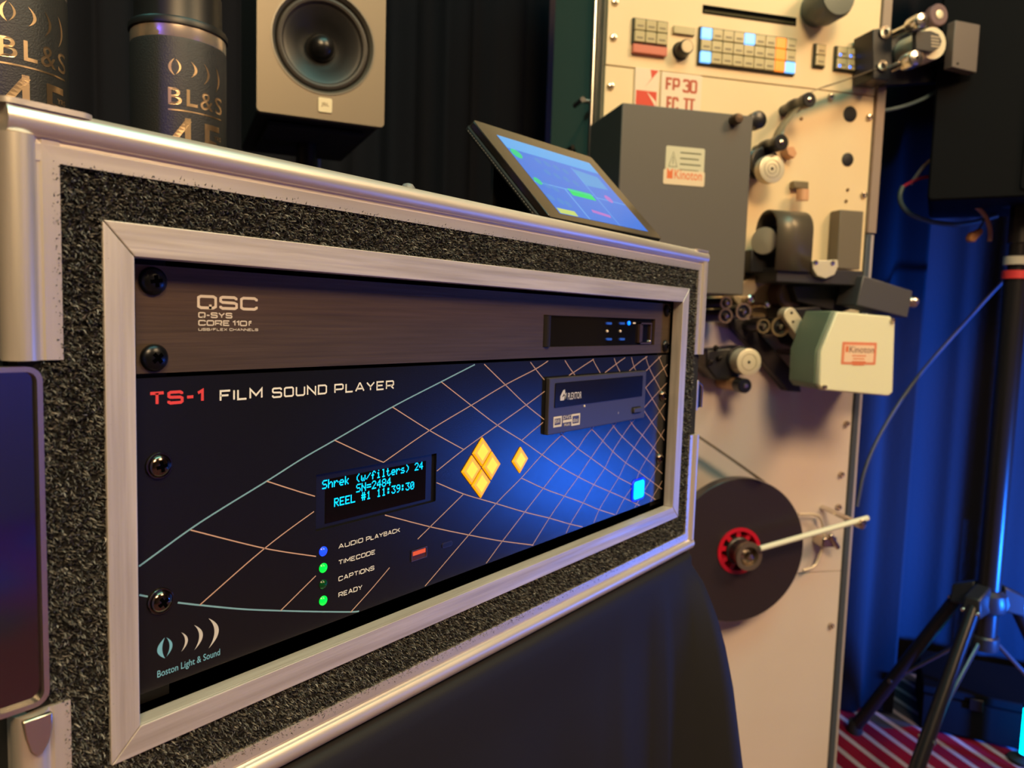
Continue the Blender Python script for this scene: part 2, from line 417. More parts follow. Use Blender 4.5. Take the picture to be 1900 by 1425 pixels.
railm = mat('black_rack_rail', (26, 25, 25), .45, .6)
cbox(-5, 15, 4, 34, -6, 180).build('rack_rail', railm, case, smooth=False)
cbox(467.6, 487.6, 4, 34, -6, 180).build('rack_rail', railm, case, smooth=False)
# inner aluminium trim: four mitred L-angles
OL, OR, OB, OT = -17.0, 495.0, -18.0, 192.0
g = .25
def trim(poly, lip, material):
    mb = MB().prism([(x, cz(z)) for x, z in poly], -11.6, -9.9)
    mb.box(lip[0], lip[1], -10.2, -2.2, cz(lip[2]), cz(lip[3]))
    mb.build('trim_angle', material, case, bevel=.35, smooth=False)
trim([(OL+g, OT), (OR-g, OT), (IR-g, IT), (IL+g, IT)], (IL, IR, IT, IT+1.6), aluh())
trim([(OL+g, OB), (OR-g, OB), (IR-g, IB), (IL+g, IB)], (IL, IR, IB-1.6, IB), aluh())
trim([(OL, OB+g), (OL, OT-g), (IL, IT-g), (IL, IB+g)], (IL-1.6, IL, IB, IT), aluv())
trim([(OR, OB+g), (OR, OT-g), (IR, IT-g), (IR, IB+g)], (IR, IR+1.6, IB, IT), aluv())
# outer edge extrusions with a rounded bead
front = [(14, -.5), (14, 1.6), (8.3, 1.7), (7.6, 1.25), (6.9, 1.2), (6.2, 1.7)]
bead = [(1.5+6*math.cos(math.radians(a)), -1.5+6*math.sin(math.radians(a))) for a in range(45, 226, 12)]
prof = front+bead+[(-q, -p) for p, q in front[::-1]]           # (p inwards along face, q outwards from front face)
PY = -9.4
def edge(kind, a0, a1, name='edge_extrusion'):
    mb = MB()
    if kind == 'T': path = [((x, PY, cz(ZT)), (0, 0, -1), (0, -1, 0)) for x in (a0, a1)]
    if kind == 'B': path = [((x, PY, cz(ZB)), (0, 0, 1), (0, -1, 0)) for x in (a0, a1)]
    if kind == 'L': path = [((XL, PY, cz(z)), (1, 0, 0), (0, -1, 0)) for z in (a0, a1)]
    if kind == 'R': path = [((XR, PY, cz(z)), (-1, 0, 0), (0, -1, 0)) for z in (a0, a1)]
    mb.sweep(prof, path)
    return mb.build(name, mat('extruded_aluminium_x', (238, 230, 220), .34, .7, bump=(300, .3, .0002), var=(200, (214, 206, 198), .6), stretch=(.05, 1, 1), roughvar=(60, .27, .46)) if kind in 'TB' else mat('extruded_aluminium_z', (238, 230, 220), .34, .7, bump=(300, .3, .0002), var=(200, (214, 206, 198), .6), stretch=(1, 1, .05), roughvar=(60, .27, .46)), case, ang=22)
edge('T', XL-2.5, XR+2.5); edge('B', XL-2.5, XR+2.5)
LZ0, LZ1 = 16.0, 139.0                                         # latch cut-outs
edge('L', ZB+6, LZ0-1.5); edge('L', LZ1+2, ZT-6.2)
edge('R', ZB+6, 56); edge('R', 132, ZT-6.2)
for x0, x1 in ((XL-5, XL+26), (XR-24, XR+4.5)):               # corner brace plates lying on the top edge
    mb = MB(); pl = rrect(x0, x1, -13.2, 46, 5)
    n = len(pl); mb.add([(x, y, cz(ZT+3.0)) for x, y in pl]+[(x, y, cz(ZT+4.9)) for x, y in pl],
                        [tuple(range(n-1, -1, -1)), tuple(range(n, 2*n))]+[(i, (i+1) % n, (i+1) % n+n, i+n) for i in range(n)])
    mb.build('corner_plate', alu(), case)
for xx, yy in ((XL-3, 0), (XR+3, 0)):                           # top edges running back along the sides
    mb = MB().sweep([(a, b) for a, b in [(0, 0), (3, 0), (4.5, -1.5), (4.5, -4.5), (0, -4.5)]],
                    [((xx, y, cz(ZT+4.2)), (1 if xx > 0 else -1, 0, 0), (0, 0, 1)) for y in (8, 420)])
    mb.build('side_extrusion', alu(), case)
# recessed latch dishes
def dish(x0, x1, z0, z1, inner_right):
    r = 5.0
    mb = MB(); path = rrect(x0, x1, cz(z0), cz(z1), r, 6)
    n = len(path); inn = rrect(x0+1.8, x1-1.8, cz(z0)+1.8, cz(z1)-1.8, r-1.6, 6)
    vs = []; 
    for (a, b), (c, d) in zip(path, inn):
        vs += [(a, -9.5, b), (a, -12.6, b), (c, -12.6, d), (c, -9.8, d)]
    fs = []
    for i in range(n):
        j = (i+1) % n
        for k in range(3): fs.append((4*i+k, 4*j+k, 4*j+k+1, 4*i+k+1))
    d_ = MB().add(vs, fs).build('latch_dish', mat('worn_bright_aluminium', (236, 226, 205), .3, 1), case)
    MB().prism(inn, -10.4, -9.6).build('mirror_plate', chrome(), d_, smooth=False)
    return d_
dish(-58.5, -38.6, LZ0+1, LZ1, True)
# worn strike tab under the left latch
mb = MB(); pl = [(-48.5, 14.5), (-38.9, 14.5), (-38.9, 9), (-40.2, 4), (-42.3, .6), (-44.3, 0), (-46.2, 2.4), (-47.6, 8)]
mb.prism([(x, cz(z)) for x, z in pl], -15.6, -13.4).build('strike_tab', mat('worn_bright_aluminium', (236, 226, 205), .3, 1), case, bevel=.5)
# right-hand latch seen edge-on
mb = MB().prism([(x, cz(z)) for x, z in [(XR+.5, 76), (XR+.5, 106), (XR+16, 101), (XR+16, 80)]], -6, 3)
lt = mb.build('latch', mat('dark_latch_steel', (70, 74, 84), .3, 1), case, bevel=1)
mb = MB().tube([(XR+4, -6.5, cz(106)), (XR+16, -6.5, cz(101.5)), (XR+17.2, -6.5, cz(99)), (XR+17.2, -6.5, cz(80))], 1.3)
mb.build('wire_bail', steel(), lt)
MB().prism([(x, cz(z)) for x, z in [(XR-.2, 78), (XR-.2, 107), (XR+4.2, 107), (XR+4.2, 78)]], -9.2, -6.2).build('latch_cheek', alu(), lt, bevel=.6)
# carpet pile on the front board: nobody could count the fibres
def pile():
    rects = [(XL+12, IL-10.2, ZB+11, ZT-13), (IR+10.8, XR-13.0, ZB+11, ZT-13), (OL, OR, OT-1.6, ZT-13), (OL, OR, ZB+11, OB+1.4), (-38.3, XL+12, LZ0-1, LZ1+1.5)]
    P = []
    for x0, x1, z0, z1 in rects:
        den = 1.9
        n = int((x1-x0)*(z1-z0)*den)
        P.append(np.stack([RNG.uniform(x0, x1, n), RNG.uniform(z0, z1, n)], 1))
    P = np.concatenate(P)
    # thin out far fibres a little: fewer needed where the front recedes
    keep = RNG.uniform(0, 1, len(P)) < np.clip(1.25-P[:, 0]/700.0, .45, 1); P = P[keep]
    n = len(P)
    ang = RNG.uniform(0, 2*np.pi, n); lean = np.abs(RNG.normal(1.0, .55, n)); h = RNG.uniform(1.2, 3.0, n); wdt = RNG.uniform(.16, .34, n)
    dx, dz = np.cos(ang), np.sin(ang)
    base = np.stack([P[:, 0], np.full(n, -9.0), P[:, 1]+56.5], 1)
    side = np.stack([-dz, np.zeros(n), dx], 1)*wdt[:, None]
    mid = base+np.stack([dx*lean*.35, -h*.7, dz*lean*.35], 1)
    tip = base+np.stack([dx*lean*1.15, -h*.95, dz*lean*1.15], 1)
    V = np.empty((n*5, 3), np.float32)
    V[0::5] = base-side; V[1::5] = base+side; V[2::5] = mid+side; V[3::5] = mid-side; V[4::5] = tip
    me = bpy.data.meshes.new('carpet_pile')
    me.vertices.add(n*5); me.vertices.foreach_set('co', (V*S).ravel())
    i0 = np.arange(n)*5
    loops = np.stack([i0, i0+1, i0+2, i0+3, i0+3, i0+2, i0+4], 1).ravel().astype(np.int32)
    me.loops.add(n*7); me.loops.foreach_set('vertex_index', loops)
    me.polygons.add(n*2)
    st = np.stack([np.arange(n)*7, np.arange(n)*7+4], 1).ravel().astype(np.int32)
    me.polygons.foreach_set('loop_start', st)
    me.update(calc_edges=True); me.validate()
    v = np.clip(RNG.gamma(1.5, .05, n), .012, .62)
    cl = np.stack([v, v*.99, v*.94, np.ones(n)], 1)
    at = me.color_attributes.new('fibre', 'FLOAT_COLOR', 'POINT'); at.data.foreach_set('color', np.repeat(cl, 5, 0).astype(np.float32).ravel())
    M = bpy.data.materials.new('charcoal_carpet_fibre'); M.use_nodes = True; b = M.node_tree.nodes['Principled BSDF']
    a = M.node_tree.nodes.new('ShaderNodeVertexColor'); a.layer_name = 'fibre'; M.node_tree.links.new(a.outputs[0], b.inputs['Base Color'])
    b.inputs['Roughness'].default_value = .6; b.inputs['Specular IOR Level'].default_value = .35
    me.materials.append(M)
    o = bpy.data.objects.new('carpet_pile', me); COL.objects.link(o); o.parent = case
    tag(o, 'grey flecked carpet covering', None, None, 'stuff')
pile()

# ================================================================== FRONT PANELS
PF = Frame((0, 0, 0))
def q(u, v, y=0): return PF.px(u, v, y)
def on_panel(y): return lambda p: (p[0], y, p[1])
def cross_screw(parent, x, z, r, h, material, rot, washer=False):
    mb = MB(); n = 7
    pr = [(r, 0), (r, .5)]+[(r*math.cos(math.radians(90*k/n)), .5+(h-.5)*math.sin(math.radians(90*k/n))) for k in range(1, n+1)]
    if washer: pr = [(r, 0), (r, .7), (r*.96, 1.0), (r*.9, 1.0), (r*.88, .75), (r*.84, .8)]+[(r*.83*math.cos(math.radians(90*k/n)), .8+(h-.8)*math.sin(math.radians(90*k/n))) for k in range(1, n+1)]
    mb.lathe((0, 0, 0), (0, -1, 0), pr, 28)
    o = mb.build('screw', material, parent, at=(x, 0, z))
    a = math.radians(rot); w_ = r*.13; l_ = r*.42; cs = MB()
    pts = [(w_, w_), (w_, l_), (-w_, l_), (-w_, w_), (-l_, w_), (-l_, -w_), (-w_, -w_), (-w_, -l_), (w_, -l_), (w_, -w_), (l_, -w_), (l_, w_)]
    cs.prism([(px*math.cos(a)-pz*math.sin(a), px*math.sin(a)+pz*math.cos(a)) for px, pz in pts], -h-.04, -h*.55)
    cs.build('cross_recess_shade', mat('recess_shade', (3, 3, 4), .9, spec=0), o, smooth=False)  # raised black cross; the socket's shade is put into its colour
    return o
# ---- upper unit
proc = thing('audio_processor', 'slim brushed black rack processor with small status window, above the film sound player', 'rack unit', (0, 0, 133.9))
ZQ = 133.9
brushed = mat('brushed_black_anodised', (112, 94, 76), .5, .75, bump=(700, .5, .0002), var=(500, (80, 68, 56), .8), stretch=(.03, 1, 1))
wx0, wx1, wz0, wz1 = 283.3, 452.8, 141.1, 163.4
fp = rrect(0.4, 482.2, 0, 43.5, 1.2, 3)
mb = MB()
mb.prism([(.4, 0), (wx0, 0), (wx0, 43.5), (.4, 43.5)], 0, 3); mb.prism([(wx1, 0), (482.2, 0), (482.2, 43.5), (wx1, 43.5)], 0, 3)
mb.prism([(wx0, 0), (wx1, 0), (wx1, wz0-ZQ), (wx0, wz0-ZQ)], 0, 3); mb.prism([(wx0, wz1-ZQ), (wx1, wz1-ZQ), (wx1, 43.5), (wx0, 43.5)], 0, 3)
mb.build('front_panel', brushed, proc, smooth=False)
MB().box(20, 462, 3.2, 300, -.2, 43.2).build('chassis', blackm(), proc, smooth=False)
sm = mat('black_oxide_screw', (40, 42, 46), .28, .85)
for u, v, r_ in ((287.4, 521.5, 8), (289.9, 664.2, 40)):
    x, z = q(u, v, -2); cross_screw(proc, x, z-ZQ, 5.7, 3.6, sm, r_)
for z in (171.4, 139.9): cross_screw(proc, 473.85, z-ZQ, 5.4, 3.4, sm, 25)
mb = MB(); fn = on_panel(-.08)
def panel_text(mb, txt, bl, br, top, zoff, wd, gap=.34, space=.55):
    x0, z0 = q(*bl); x1, _ = q(*br); _, z1 = q(*top)
    stroke_text(mb, txt, x0, x1, z0-zoff, z1-z0, fn, wd, gap, space)
panel_text(mb, 'QSC', (365.7, 573.3), (478, 574), (365.7, 546.7), ZQ, .2, .26)
panel_text(mb, 'Q-SYS', (367.7, 589.7), (430.9, 589.7), (367.7, 578.8), ZQ, .22, .26)
panel_text(mb, 'CORE 110f', (367.7, 604.3), (467.5, 604.8), (367.7, 593.5), ZQ, .22, .26, .25)
panel_text(mb, 'USB/FLEX CHANNELS', (368, 613.7), (478.8, 614.2), (368, 608.6), ZQ, .22, .3, .5)
mb.build('lettering', mat('pale_print', (206, 200, 186), .6), proc, smooth=False, label='pale QSC Q-SYS CORE 110f lettering')
win = MB().prism(rrect(wx0, wx1, wz0-ZQ, wz1-ZQ, .6), 2, 2.9).build('status_window', mat('smoked_window', (10, 10, 13), .12, coat=.3), proc, smooth=False)
MB().cyl((wx0+4.5, 2, 2+wz0-ZQ-1.6), (wx0+4.5, 2, wz1-ZQ-.4), 4.2, n=20).build('window_rib', mat('smoked_rib', (30, 28, 28), .3), win)
def q8(X, Y, y=2): x, z = q(1000+X*.14737, 560+Y*.14737, y); return x, z-ZQ
for X in (840, 1005):
    for Y, mname in ((272, 'blue_button'), (470, 'blue_button')):
        x, z = q8(X+35, Y); 
        MB().prism(rrect(x-3.6, x+3.6, z-.9, z+.9, .8), .9, 2).build('button', mat('dim_blue_button', (40, 74, 130), .3, emit=((20, 90, 220), .35)), win)
    x, z = q8(X+15, 370)
    MB().lathe((x, 2, z), (0, -1, 0), [(1.2, 0), (1.2, .5), (.8, 1.0), (0, 1.2)], 14).build('indicator', mat('pale_indicator', (220, 210, 196), .4), win)
x, z = q8(1130, 268); MB().lathe((x, 2, z), (0, -1, 0), [(1.7, 0), (1.7, .6), (1, 1.2), (0, 1.4)], 16).build('power_indicator', mat('blue_led', (10, 60, 255), .3, emit=((0, 95, 255), 4)), win, label='lit blue power indicator')
x, z = q8(1200, 268); mb = MB(); mb.ribbon([(x-2.4, z), (x+2.4, z)], 1.2, on_panel(1.9)); mb.build('indicator_mark', white_print(), win, smooth=False)
x0, z1_ = q8(1250, 262); x1_, z0_ = q8(1400, 528)
mb = MB(); mb.box(x0, x0+2, -.1, 2, z0_, z1_); mb.box(x1_-3, x1_-1.5, .3, 2, z0_, z1_); mb.box(x0, x1_-2, -.1, 2, z0_, z0_+1.2); mb.box(x0, x1_-2, -.1, 2, z1_-1.2, z1_); mb.box(x0+4, x0+6, .6, 2, z0_+2, z1_-2)
mb.build('usb_port', mat('port_shell', (150, 124, 110), .3, .9), win, smooth=False)
x, z = q8(1385, 505); MB().lathe((x, 2, z), (0, -1, 0), [(1.6, 0), (1.6, 1.2), (1.0, 1.7), (0, 1.8)], 16).build('port_screw', steel(), win)

# ---- film sound player
play = thing('film_sound_player', 'black film sound player with printed blue-tan grid, lit yellow diamond keys and small display', 'rack unit', (0, 0, .4))
ZP = .4
pmat = mat('black_powder_coat', (18, 18, 19), .23, 0, bump=(1500, .22, .0002), spec=.5)
dx0, dx1, dz0, dz1 = 89.8, 177.6, 50.8, 79.7                    # display cut-out
H = 131.6
mb = MB()
mb.box(.3, dx0, 0, 3, 0, H); mb.box(dx1, 482.3, 0, 3, 0, H); mb.box(dx0, dx1, 0, 3, 0, dz0-ZP); mb.box(dx0, dx1, 0, 3, dz1-ZP, H)
mb.build('front_panel', pmat, play, smooth=False)
MB().box(20, 462, 3.2, 320, .2, H-.4).build('chassis', blackm(), play, smooth=False)
sm2 = mat('polished_nickel_screw', (120, 106, 96), .12, 1)
for u, v, r_ in ((297.6, 865, 10), (300.6, 1116.8, 30)):
    x, z = q(u, v, -1.5); cross_screw(play, x, z-ZP, 5.6, 3.2, sm2, r_, True)
for z in (95.2, 38.0): cross_screw(play, 473.85, z-ZP, 5.2, 3.0, sm2, 15, True)
mb = MB(); fn = on_panel(-.08)
panel_text(mb, 'TS-1', (275.9, 753.6), (378, 745.5), (275.9, 727.6), ZP, .22, .32)
mb.build('lettering', mat('red_print', (214, 62, 66), .6), play, smooth=False, label='red TS-1 lettering')
for word, bl_, br_, tp_, wd_, gp_ in (('FILM', (407.5, 745.2), (487, 739), (407.5, 724), .17, .34), ('SOUND', (504.5, 739), (606.5, 732), (504.5, 719.5), .17, .34), ('PLAYER', (620, 730.5), (731, 722), (620, 712.5), .17, .34),
        ('AUDIO', (627.8, 1018.8), (673.5, 1006.5), (627.8, 1010), .18, .32), ('PLAYBACK', (679, 1004.8), (742, 987.6), (679, 996.4), .18, .32), ('TIMECODE', (627.8, 1048.6), (696, 1030), (627.8, 1039.8), .18, .32),
        ('CAPTIONS', (627.8, 1079), (694.2, 1059.5), (627.8, 1070.2), .18, .32), ('READY', (627.8, 1108.8), (672, 1095.3), (627.8, 1099.8), .18, .32)):
    mb = MB(); panel_text(mb, word, bl_, br_, tp_, ZP, wd_, gp_)
    mb.build('lettering', white_print(), play, smooth=False, label='white '+word+' lettering')
# printed mesh of curves
def smooth_line(pts, k=24):
    out = []
    for i in range(len(pts)-1):
        p0, p1, p2, p3 = pts[max(i-1, 0)], pts[i], pts[i+1], pts[min(i+2, len(pts)-1)]
        for j in range(k):
            t = j/k
            out.append(tuple(.5*(2*p1[a]+(p2[a]-p0[a])*t+(2*p0[a]-5*p1[a]+4*p2[a]-p3[a])*t*t+(3*p1[a]-p0[a]-3*p2[a]+p3[a])*t**3) for a in (0, 1)))
    return out+[pts[-1]]
ZCL = (0.8, 131.4)
def clip_line(pts):
    out = []; cur = []
    for p in pts:
        inside = dx0-.2 < p[0] < dx1+.2 and dz0-.2 < p[1] < dz1+.2 or 288 < p[0] < 435 and 78.6 < p[1] < 119.8
        if ZCL[0] <= p[1] <= ZCL[1] and .5 <= p[0] <= 482 and not inside: cur.append(p)
        else:
            if len(cur) > 1: out.append(cur)
            cur = []
    if len(cur) > 1: out.append(cur)
    return out
tan_lines = [
 [(23, 65.5), (60, 49), (90, 38)], [(61, 81), (89, 69), (135, 51), (174, 36), (211, 23), (244, 12), (291, -2)],
 [(101, 96), (135, 80), (178, 62), (203, 51), (236, 39), (269, 27), (299, 17), (327, 7), (352, -1)],
 [(141, 110), (171, 94), (202, 79)], [(263, 52), (291, 40), (318, 30), (345, 20), (370, 10), (402, -1)],
 [(180, 122), (208, 106), (235, 91), (262, 78), (287, 65), (311, 53), (336, 42), (360, 32), (386, 22), (412, 12), (444, -1)],
 [(219, 131.6), (242, 117), (266, 102), (288, 90), (311, 77), (334, 64), (354, 54), (376, 43), (400, 31.5), (428, 20), (472, 0)],
 [(268, 132), (293, 114), (353, 77), (372, 65), (388, 55), (410, 43), (436, 31), (483, 8)],
 [(311, 132), (326, 120), (387, 76), (402, 66), (424, 54), (450, 40), (483, 22)],
 [(350, 132), (363, 120), (416, 77), (440, 62), (483, 36)], [(383, 132), (394, 120), (436, 87), (483, 53)],
 [(412, 132), (421, 120), (450, 97), (483, 71)], [(437, 132), (449, 118), (483, 90)], [(461, 132), (483, 111)],
 [(27, 31), (60, 49), (90, 62), (135, 80), (171, 94), (208, 106), (242, 117), (275, 126), (292, 132)],
 [(69, 16), (90, 28)], [(178, 69), (202, 79), (235, 91), (266, 102), (293, 112), (318, 120), (355, 132)],
 [(113, 2), (128, 11), (141, 19.5)], [(163, 31), (173, 36), (203, 51)], [(262, 78), (289, 89), (370, 120), (404, 132)],
 [(170, 1), (206, 22), (236, 39), (263, 52), (287, 65), (312, 77), (410, 120), (443, 132)],
 [(226, 0), (244, 12), (268, 27), (291, 41), (311, 53), (334, 64), (354, 77), (436, 117), (468, 131.5)],
 [(276, -1), (299, 17), (318, 30), (337, 42), (354, 54), (388, 76), (440, 104), (483, 124)],
 [(321, -1), (328, 7), (345, 20), (360, 32), (376, 43), (388, 55), (403, 66), (419, 76), (450, 92), (483, 107)],
 [(361, -1), (370, 10), (386, 22), (400, 32), (411, 43), (425, 54), (440, 64), (483, 89)],
 [(396, -1), (411, 12), (428, 22), (437, 32), (450, 42), (483, 65)], [(428, -1), (446, 12), (460, 22), (483, 40)], [(457, -1), (483, 17)]]
mb = MB()
for pl in tan_lines:
    for c in clip_line(smooth_line(pl)): mb.ribbon([(x, z-ZP) for x, z in c], .55, on_panel(-.06))
mb.build('printed_grid', mat('tan_print', (196, 160, 140), .55), play, smooth=False, label='thin tan printed grid lines')
mb = MB()
for pl in ([(.5, 55), (23, 66), (40, 73), (61, 81), (81, 89), (101, 96), (141, 110), (180, 122), (213, 132)],
           [(.5, 43), (4, 41.3)], [(17, 35), (27, 31), (48, 23), (69, 16), (91, 9), (113, 2.3), (119, .9)]):
    for c in clip_line(smooth_line(pl)): mb.ribbon([(x, z-ZP) for x, z in c], .75, on_panel(-.05))
mb.build('printed_curve', mat('cyan_print', (120, 168, 186), .5), play, smooth=False, label='pale blue printed outline curves')
# maker mark
def q6(X, Y): x, z = q(X*.25263, 1065+Y*.25263); return x, z-ZP
mb = MB(); F2 = on_panel(-.08)
xo0, _ = q6(1150, 545); xo1, _ = q6(1262, 545); _, zt_ = q6(1205, 468); _, zb_ = q6(1205, 622)
cxo, czo = (xo0+xo1)/2, (zt_+zb_)/2; hh = (zt_-zb_)/2
crescent(mb, cxo+.3, czo, hh, 2.2, (xo1-xo0)/2-1.0, F2, -1); crescent(mb, cxo+.9, czo+.2, hh*.92, 1.3, (xo1-xo0)/2-1.3, F2, 1)
put_text(mb, 'Boston Light & Sound', q6(1155, 762)[0], q6(1615, 598)[0], q6(1155, 762)[1]-1.0, q6(1155, 712)[1], F2, .003)
mb.build('maker_mark', mat('sky_print', (112, 176, 204), .5), play, smooth=False, label='pale blue Boston Light & Sound mark')
mb = MB()
for X, Y0_, Y1_, Xr in ((1330, 428, 572, 1380), (1425, 375, 560, 1490), (1530, 325, 548, 1607)):
    a = q6(X, Y0_); b = q6(X, Y1_); c = q6(Xr, (Y0_+Y1_)/2)
    wv_ = (c[0]-a[0])
    crescent(mb, a[0], (a[1]+b[1])/2, (a[1]-b[1])/2, wv_*.42, wv_*.78, F2, 1)
mb.build('maker_mark', mat('silver_print', (196, 194, 190), .5), play, smooth=False, label='silver sound-wave arcs')
# display
disp = MB().box(dx0, dx1, 1.6, 2.9, dz0-ZP, dz1-ZP).build('display', mat('display_bezel', (15, 15, 17), .35), play, smooth=False)
sx0, sz0 = q(601.7, 971.4, 2.2); sx1, sz1 = q(788.6, 854.7, 2.2)
MB().box(sx0, sx1, 1.35, 1.6, sz0-ZP, sz1-ZP).build('screen', mat('display_glass', (8, 6, 9), .08), disp, smooth=False)
mb = MB(); Y_ = 1.25
a = q(598, 907.8, Y_); b = q(784.6, 872.4, Y_); pitch = (b[0]-a[0])/19.83
hgt = q(598, 892.6, Y_)[1]-a[1]
hgt = 4.5
dot_text(mb, 'Shrek (w/filters) 24', a[0], a[1]-ZP, pitch, hgt, Y_)
c = q(661, 914, Y_); dot_text(mb, 'SN=2484', c[0], c[1]-ZP, pitch, hgt, Y_)
c = q(620, 940.6, Y_); dot_text(mb, 'REEL #1 11:39:30', c[0], c[1]-ZP, pitch, hgt, Y_)
mb.build('lettering', mat('cyan_pixels', (0, 150, 200), .4, emit=((0, 196, 255), 1.25)), disp, smooth=False, label='glowing cyan display text')
# diamond keys
dk = mat('yellow_key_lit', (190, 120, 0), .4, emit=((255, 164, 0), .85))
dki = mat('yellow_key_centre', (200, 150, 10), .4, emit=((255, 205, 20), .95))
def diamond(x, z, hw, hh):
    mb = MB(); o = [(hw, 0), (0, hh), (-hw, 0), (0, -hh)]; i_ = [(a*.86, b*.86) for a, b in o]
    mb.add([(a, 0, b) for a, b in o]+[(a, -.7, b) for a, b in o]+[(a, -1.2, b) for a, b in i_], [(0, 1, 5, 4), (1, 2, 6, 5), (2, 3, 7, 6), (3, 0, 4, 7), (4, 5, 9, 8), (5, 6, 10, 9), (6, 7, 11, 10), (7, 4, 8, 11), (11, 10, 9, 8)])
    k = mb.build('diamond_key', dk, play, smooth=False, at=(x, 0, z-ZP))
    MB().prism([(a*.62, b*.62) for a, b in o], -1.28, -1.0).build('key_lens', dki, k, smooth=False, bevel=.2)
for x, z in ((219.3, 75.4), (209.3, 65.2), (229.3, 65.2), (219.3, 55.0)): diamond(x, z, 9.2, 9.3)
diamond(260.4, 64.8, 8.9, 9.0)
# status lamps
for (u, v), nm, em, st in (((599.5, 1022.9), 'blue', (20, 60, 255), 1.4), ((599.5, 1053.7), 'green', (0, 230, 60), 1.1), ((599.5, 1084), 'unlit green', (0, 60, 24), .12), ((599.5, 1114.3), 'green', (0, 230, 60), 1.1)):
    x, z = q(u, v)
    mb = MB().lathe((0, 0, 0), (0, -1, 0), [(2.5, 0), (2.5, .3), (1.9, .9), (1.0, 1.5), (0, 1.7)], 20)
    mb.build('status_lamp', mat('lamp_'+nm.replace(' ', '_'), em, .2, emit=(em, st)), play, at=(x, 0, z-ZP), label=nm+' status lamp')
# ports
x, z = q(777, 1027.5); hw = 5.9; hh2 = 2.7
mb = MB(); mb.box(x-hw, x+hw, -.6, 0, z-ZP-hh2-.6, z-ZP-hh2); mb.box(x-hw, x+hw, -.6, 0, z-ZP+hh2, z-ZP+hh2+.6); mb.box(x-hw-.6, x-hw, -.6, 0, z-ZP-hh2-.6, z-ZP+hh2+.6); mb.box(x+hw, x+hw+.6, -.6, 0, z-ZP-hh2-.6, z-ZP+hh2+.6)
po = mb.build('usb_port', nickel(), play, smooth=False)
MB().box(x-hw, x+hw, -.1, .2, z-ZP-hh2, z-ZP+hh2).build('port_cavity', mat('port_dark', (60, 24, 14), .5), po, smooth=False)
MB().box(x-hw+.7, x+hw-.7, -.45, -.05, z-ZP-.1, z-ZP+hh2-.4).build('port_tongue', mat('orange_tongue', (226, 96, 46), .5), po, smooth=False)
x, z = q(829.5, 1010)
po = MB().prism(rrect(x-4.6, x+4.6, z-ZP-1.7, z-ZP+1.7, 1.6), -.35, .2).build('usb_c_port', mat('port_shell_dark', (92, 86, 84), .3, .9), play)
MB().prism(rrect(x-3.9, x+3.9, z-ZP-1.1, z-ZP+1.1, 1.0), -.45, -.2).build('port_cavity', black(), po)
# power key
a = q(1171.6, 890); b = q(1194.4, 925.5); xm, zm = (a[0]+b[0])/2, (a[1]+b[1])/2
pk = MB().prism(rrect(xm-11.4, xm+11.4, zm-ZP-9.6, zm-ZP+9.6, 4), -1.2, .3).build('power_key', mat('power_key_rim', (0, 20, 190), .3, emit=((0, 40, 255), 1.0)), play, bevel=.5)
MB().prism(rrect(xm-9.2, xm+9.2, zm-ZP-7.8, zm-ZP+7.8, 3), -1.6, -.9).build('key_lens', mat('power_key_lens', (0, 180, 255), .3, emit=((0, 190, 255), 1.5)), pk, bevel=.4)
# disc drive
DX0, DX1, DZ0, DZ1 = 288.5, 434.5, 79.0, 119.4
dm = mat('drive_bezel', (58, 56, 58), .42)
mb = MB().box(DX0, DX1, -3.2, 0, DZ0-ZP, DZ1-ZP)
drv = mb.build('disc_drive', dm, play, bevel=.6, smooth=False)
a = q(1030, 711, -3.2); b = q(1190.5, 736.4, -3.2); tz0 = q(1030, 756.6, -3.2)[1]
MB().prism(rrect(a[0], b[0], tz0-ZP, a[1]-ZP, .6), -3.7, -3.0).build('tray_door', mat('drive_gloss', (14, 13, 15), .16), drv, bevel=.2)
mb = MB(); F3 = on_panel(-3.8)
x0, z0 = q(1039.7, 743, -3.8); x1, z1 = q(1051.6, 722.5, -3.8)
mb.ribbon([(x0+1, z0-ZP+1), (x0+1, z1-ZP-5), (x0+4, z1-ZP-1.4), (x1-3, z1-ZP-1.2), (x1-1.2, z1-ZP-5), (x1-1.2, z0-ZP+3), (x1-4, z0-ZP+1), (x0+1, z0-ZP+1)], 2.4, F3)
put_text(mb, 'PLEXTOR', q(1053.5, 742, -3.8)[0], q(1079, 738, -3.8)[0], q(1053.5, 742, -3.8)[1]-ZP, q(1053.5, 729, -3.8)[1]-ZP, F3, .008)
mb.build('lettering', mat('silver_print', (196, 194, 190), .5), drv, smooth=False, label='silver PLEXTOR lettering')
mb = MB(); F4 = on_panel(-3.3)
def q3(X, Y, y=-3.3): x, z = q(900+X*.25263, 480+Y*.25263, y); return x, z-ZP
for X0_, X1_, Y0_, Y1_, t in ((508, 558, 1170, 1228, 'RW'), (640, 692, 1150, 1215, 'disc')):
    x0, z1 = q3(X0_, Y0_); x1, z0 = q3(X1_, Y1_)
    mb.ribbon([(x0, z0+.4), (x0, z1), (x1, z1), (x1, z0+.4), (x0, z0+.4)], 1.5, F4)
    put_text(mb, t, x0+1.5, x1-1.5, z0+2.2, z0+5.2, F4, .006)
x0, z1 = q3(573, 1155); x1, z0 = q3(634, 1222)
put_text(mb, 'DVD', x0, x1, z0+5.2, z1, F4, .008, .1); mb.ribbon([(x0, z0+3.6), (x1, z0+3.6)], 1.9, F4); put_text(mb, 'Multi', x0+2, x1-2, z0, z0+2, F4, .006)
mb.build('lettering', mat('pale_print', (206, 200, 186), .6), drv, smooth=False, label='pale disc format marks')
a = q3(1078, 1090); b = q3(1140, 1130)
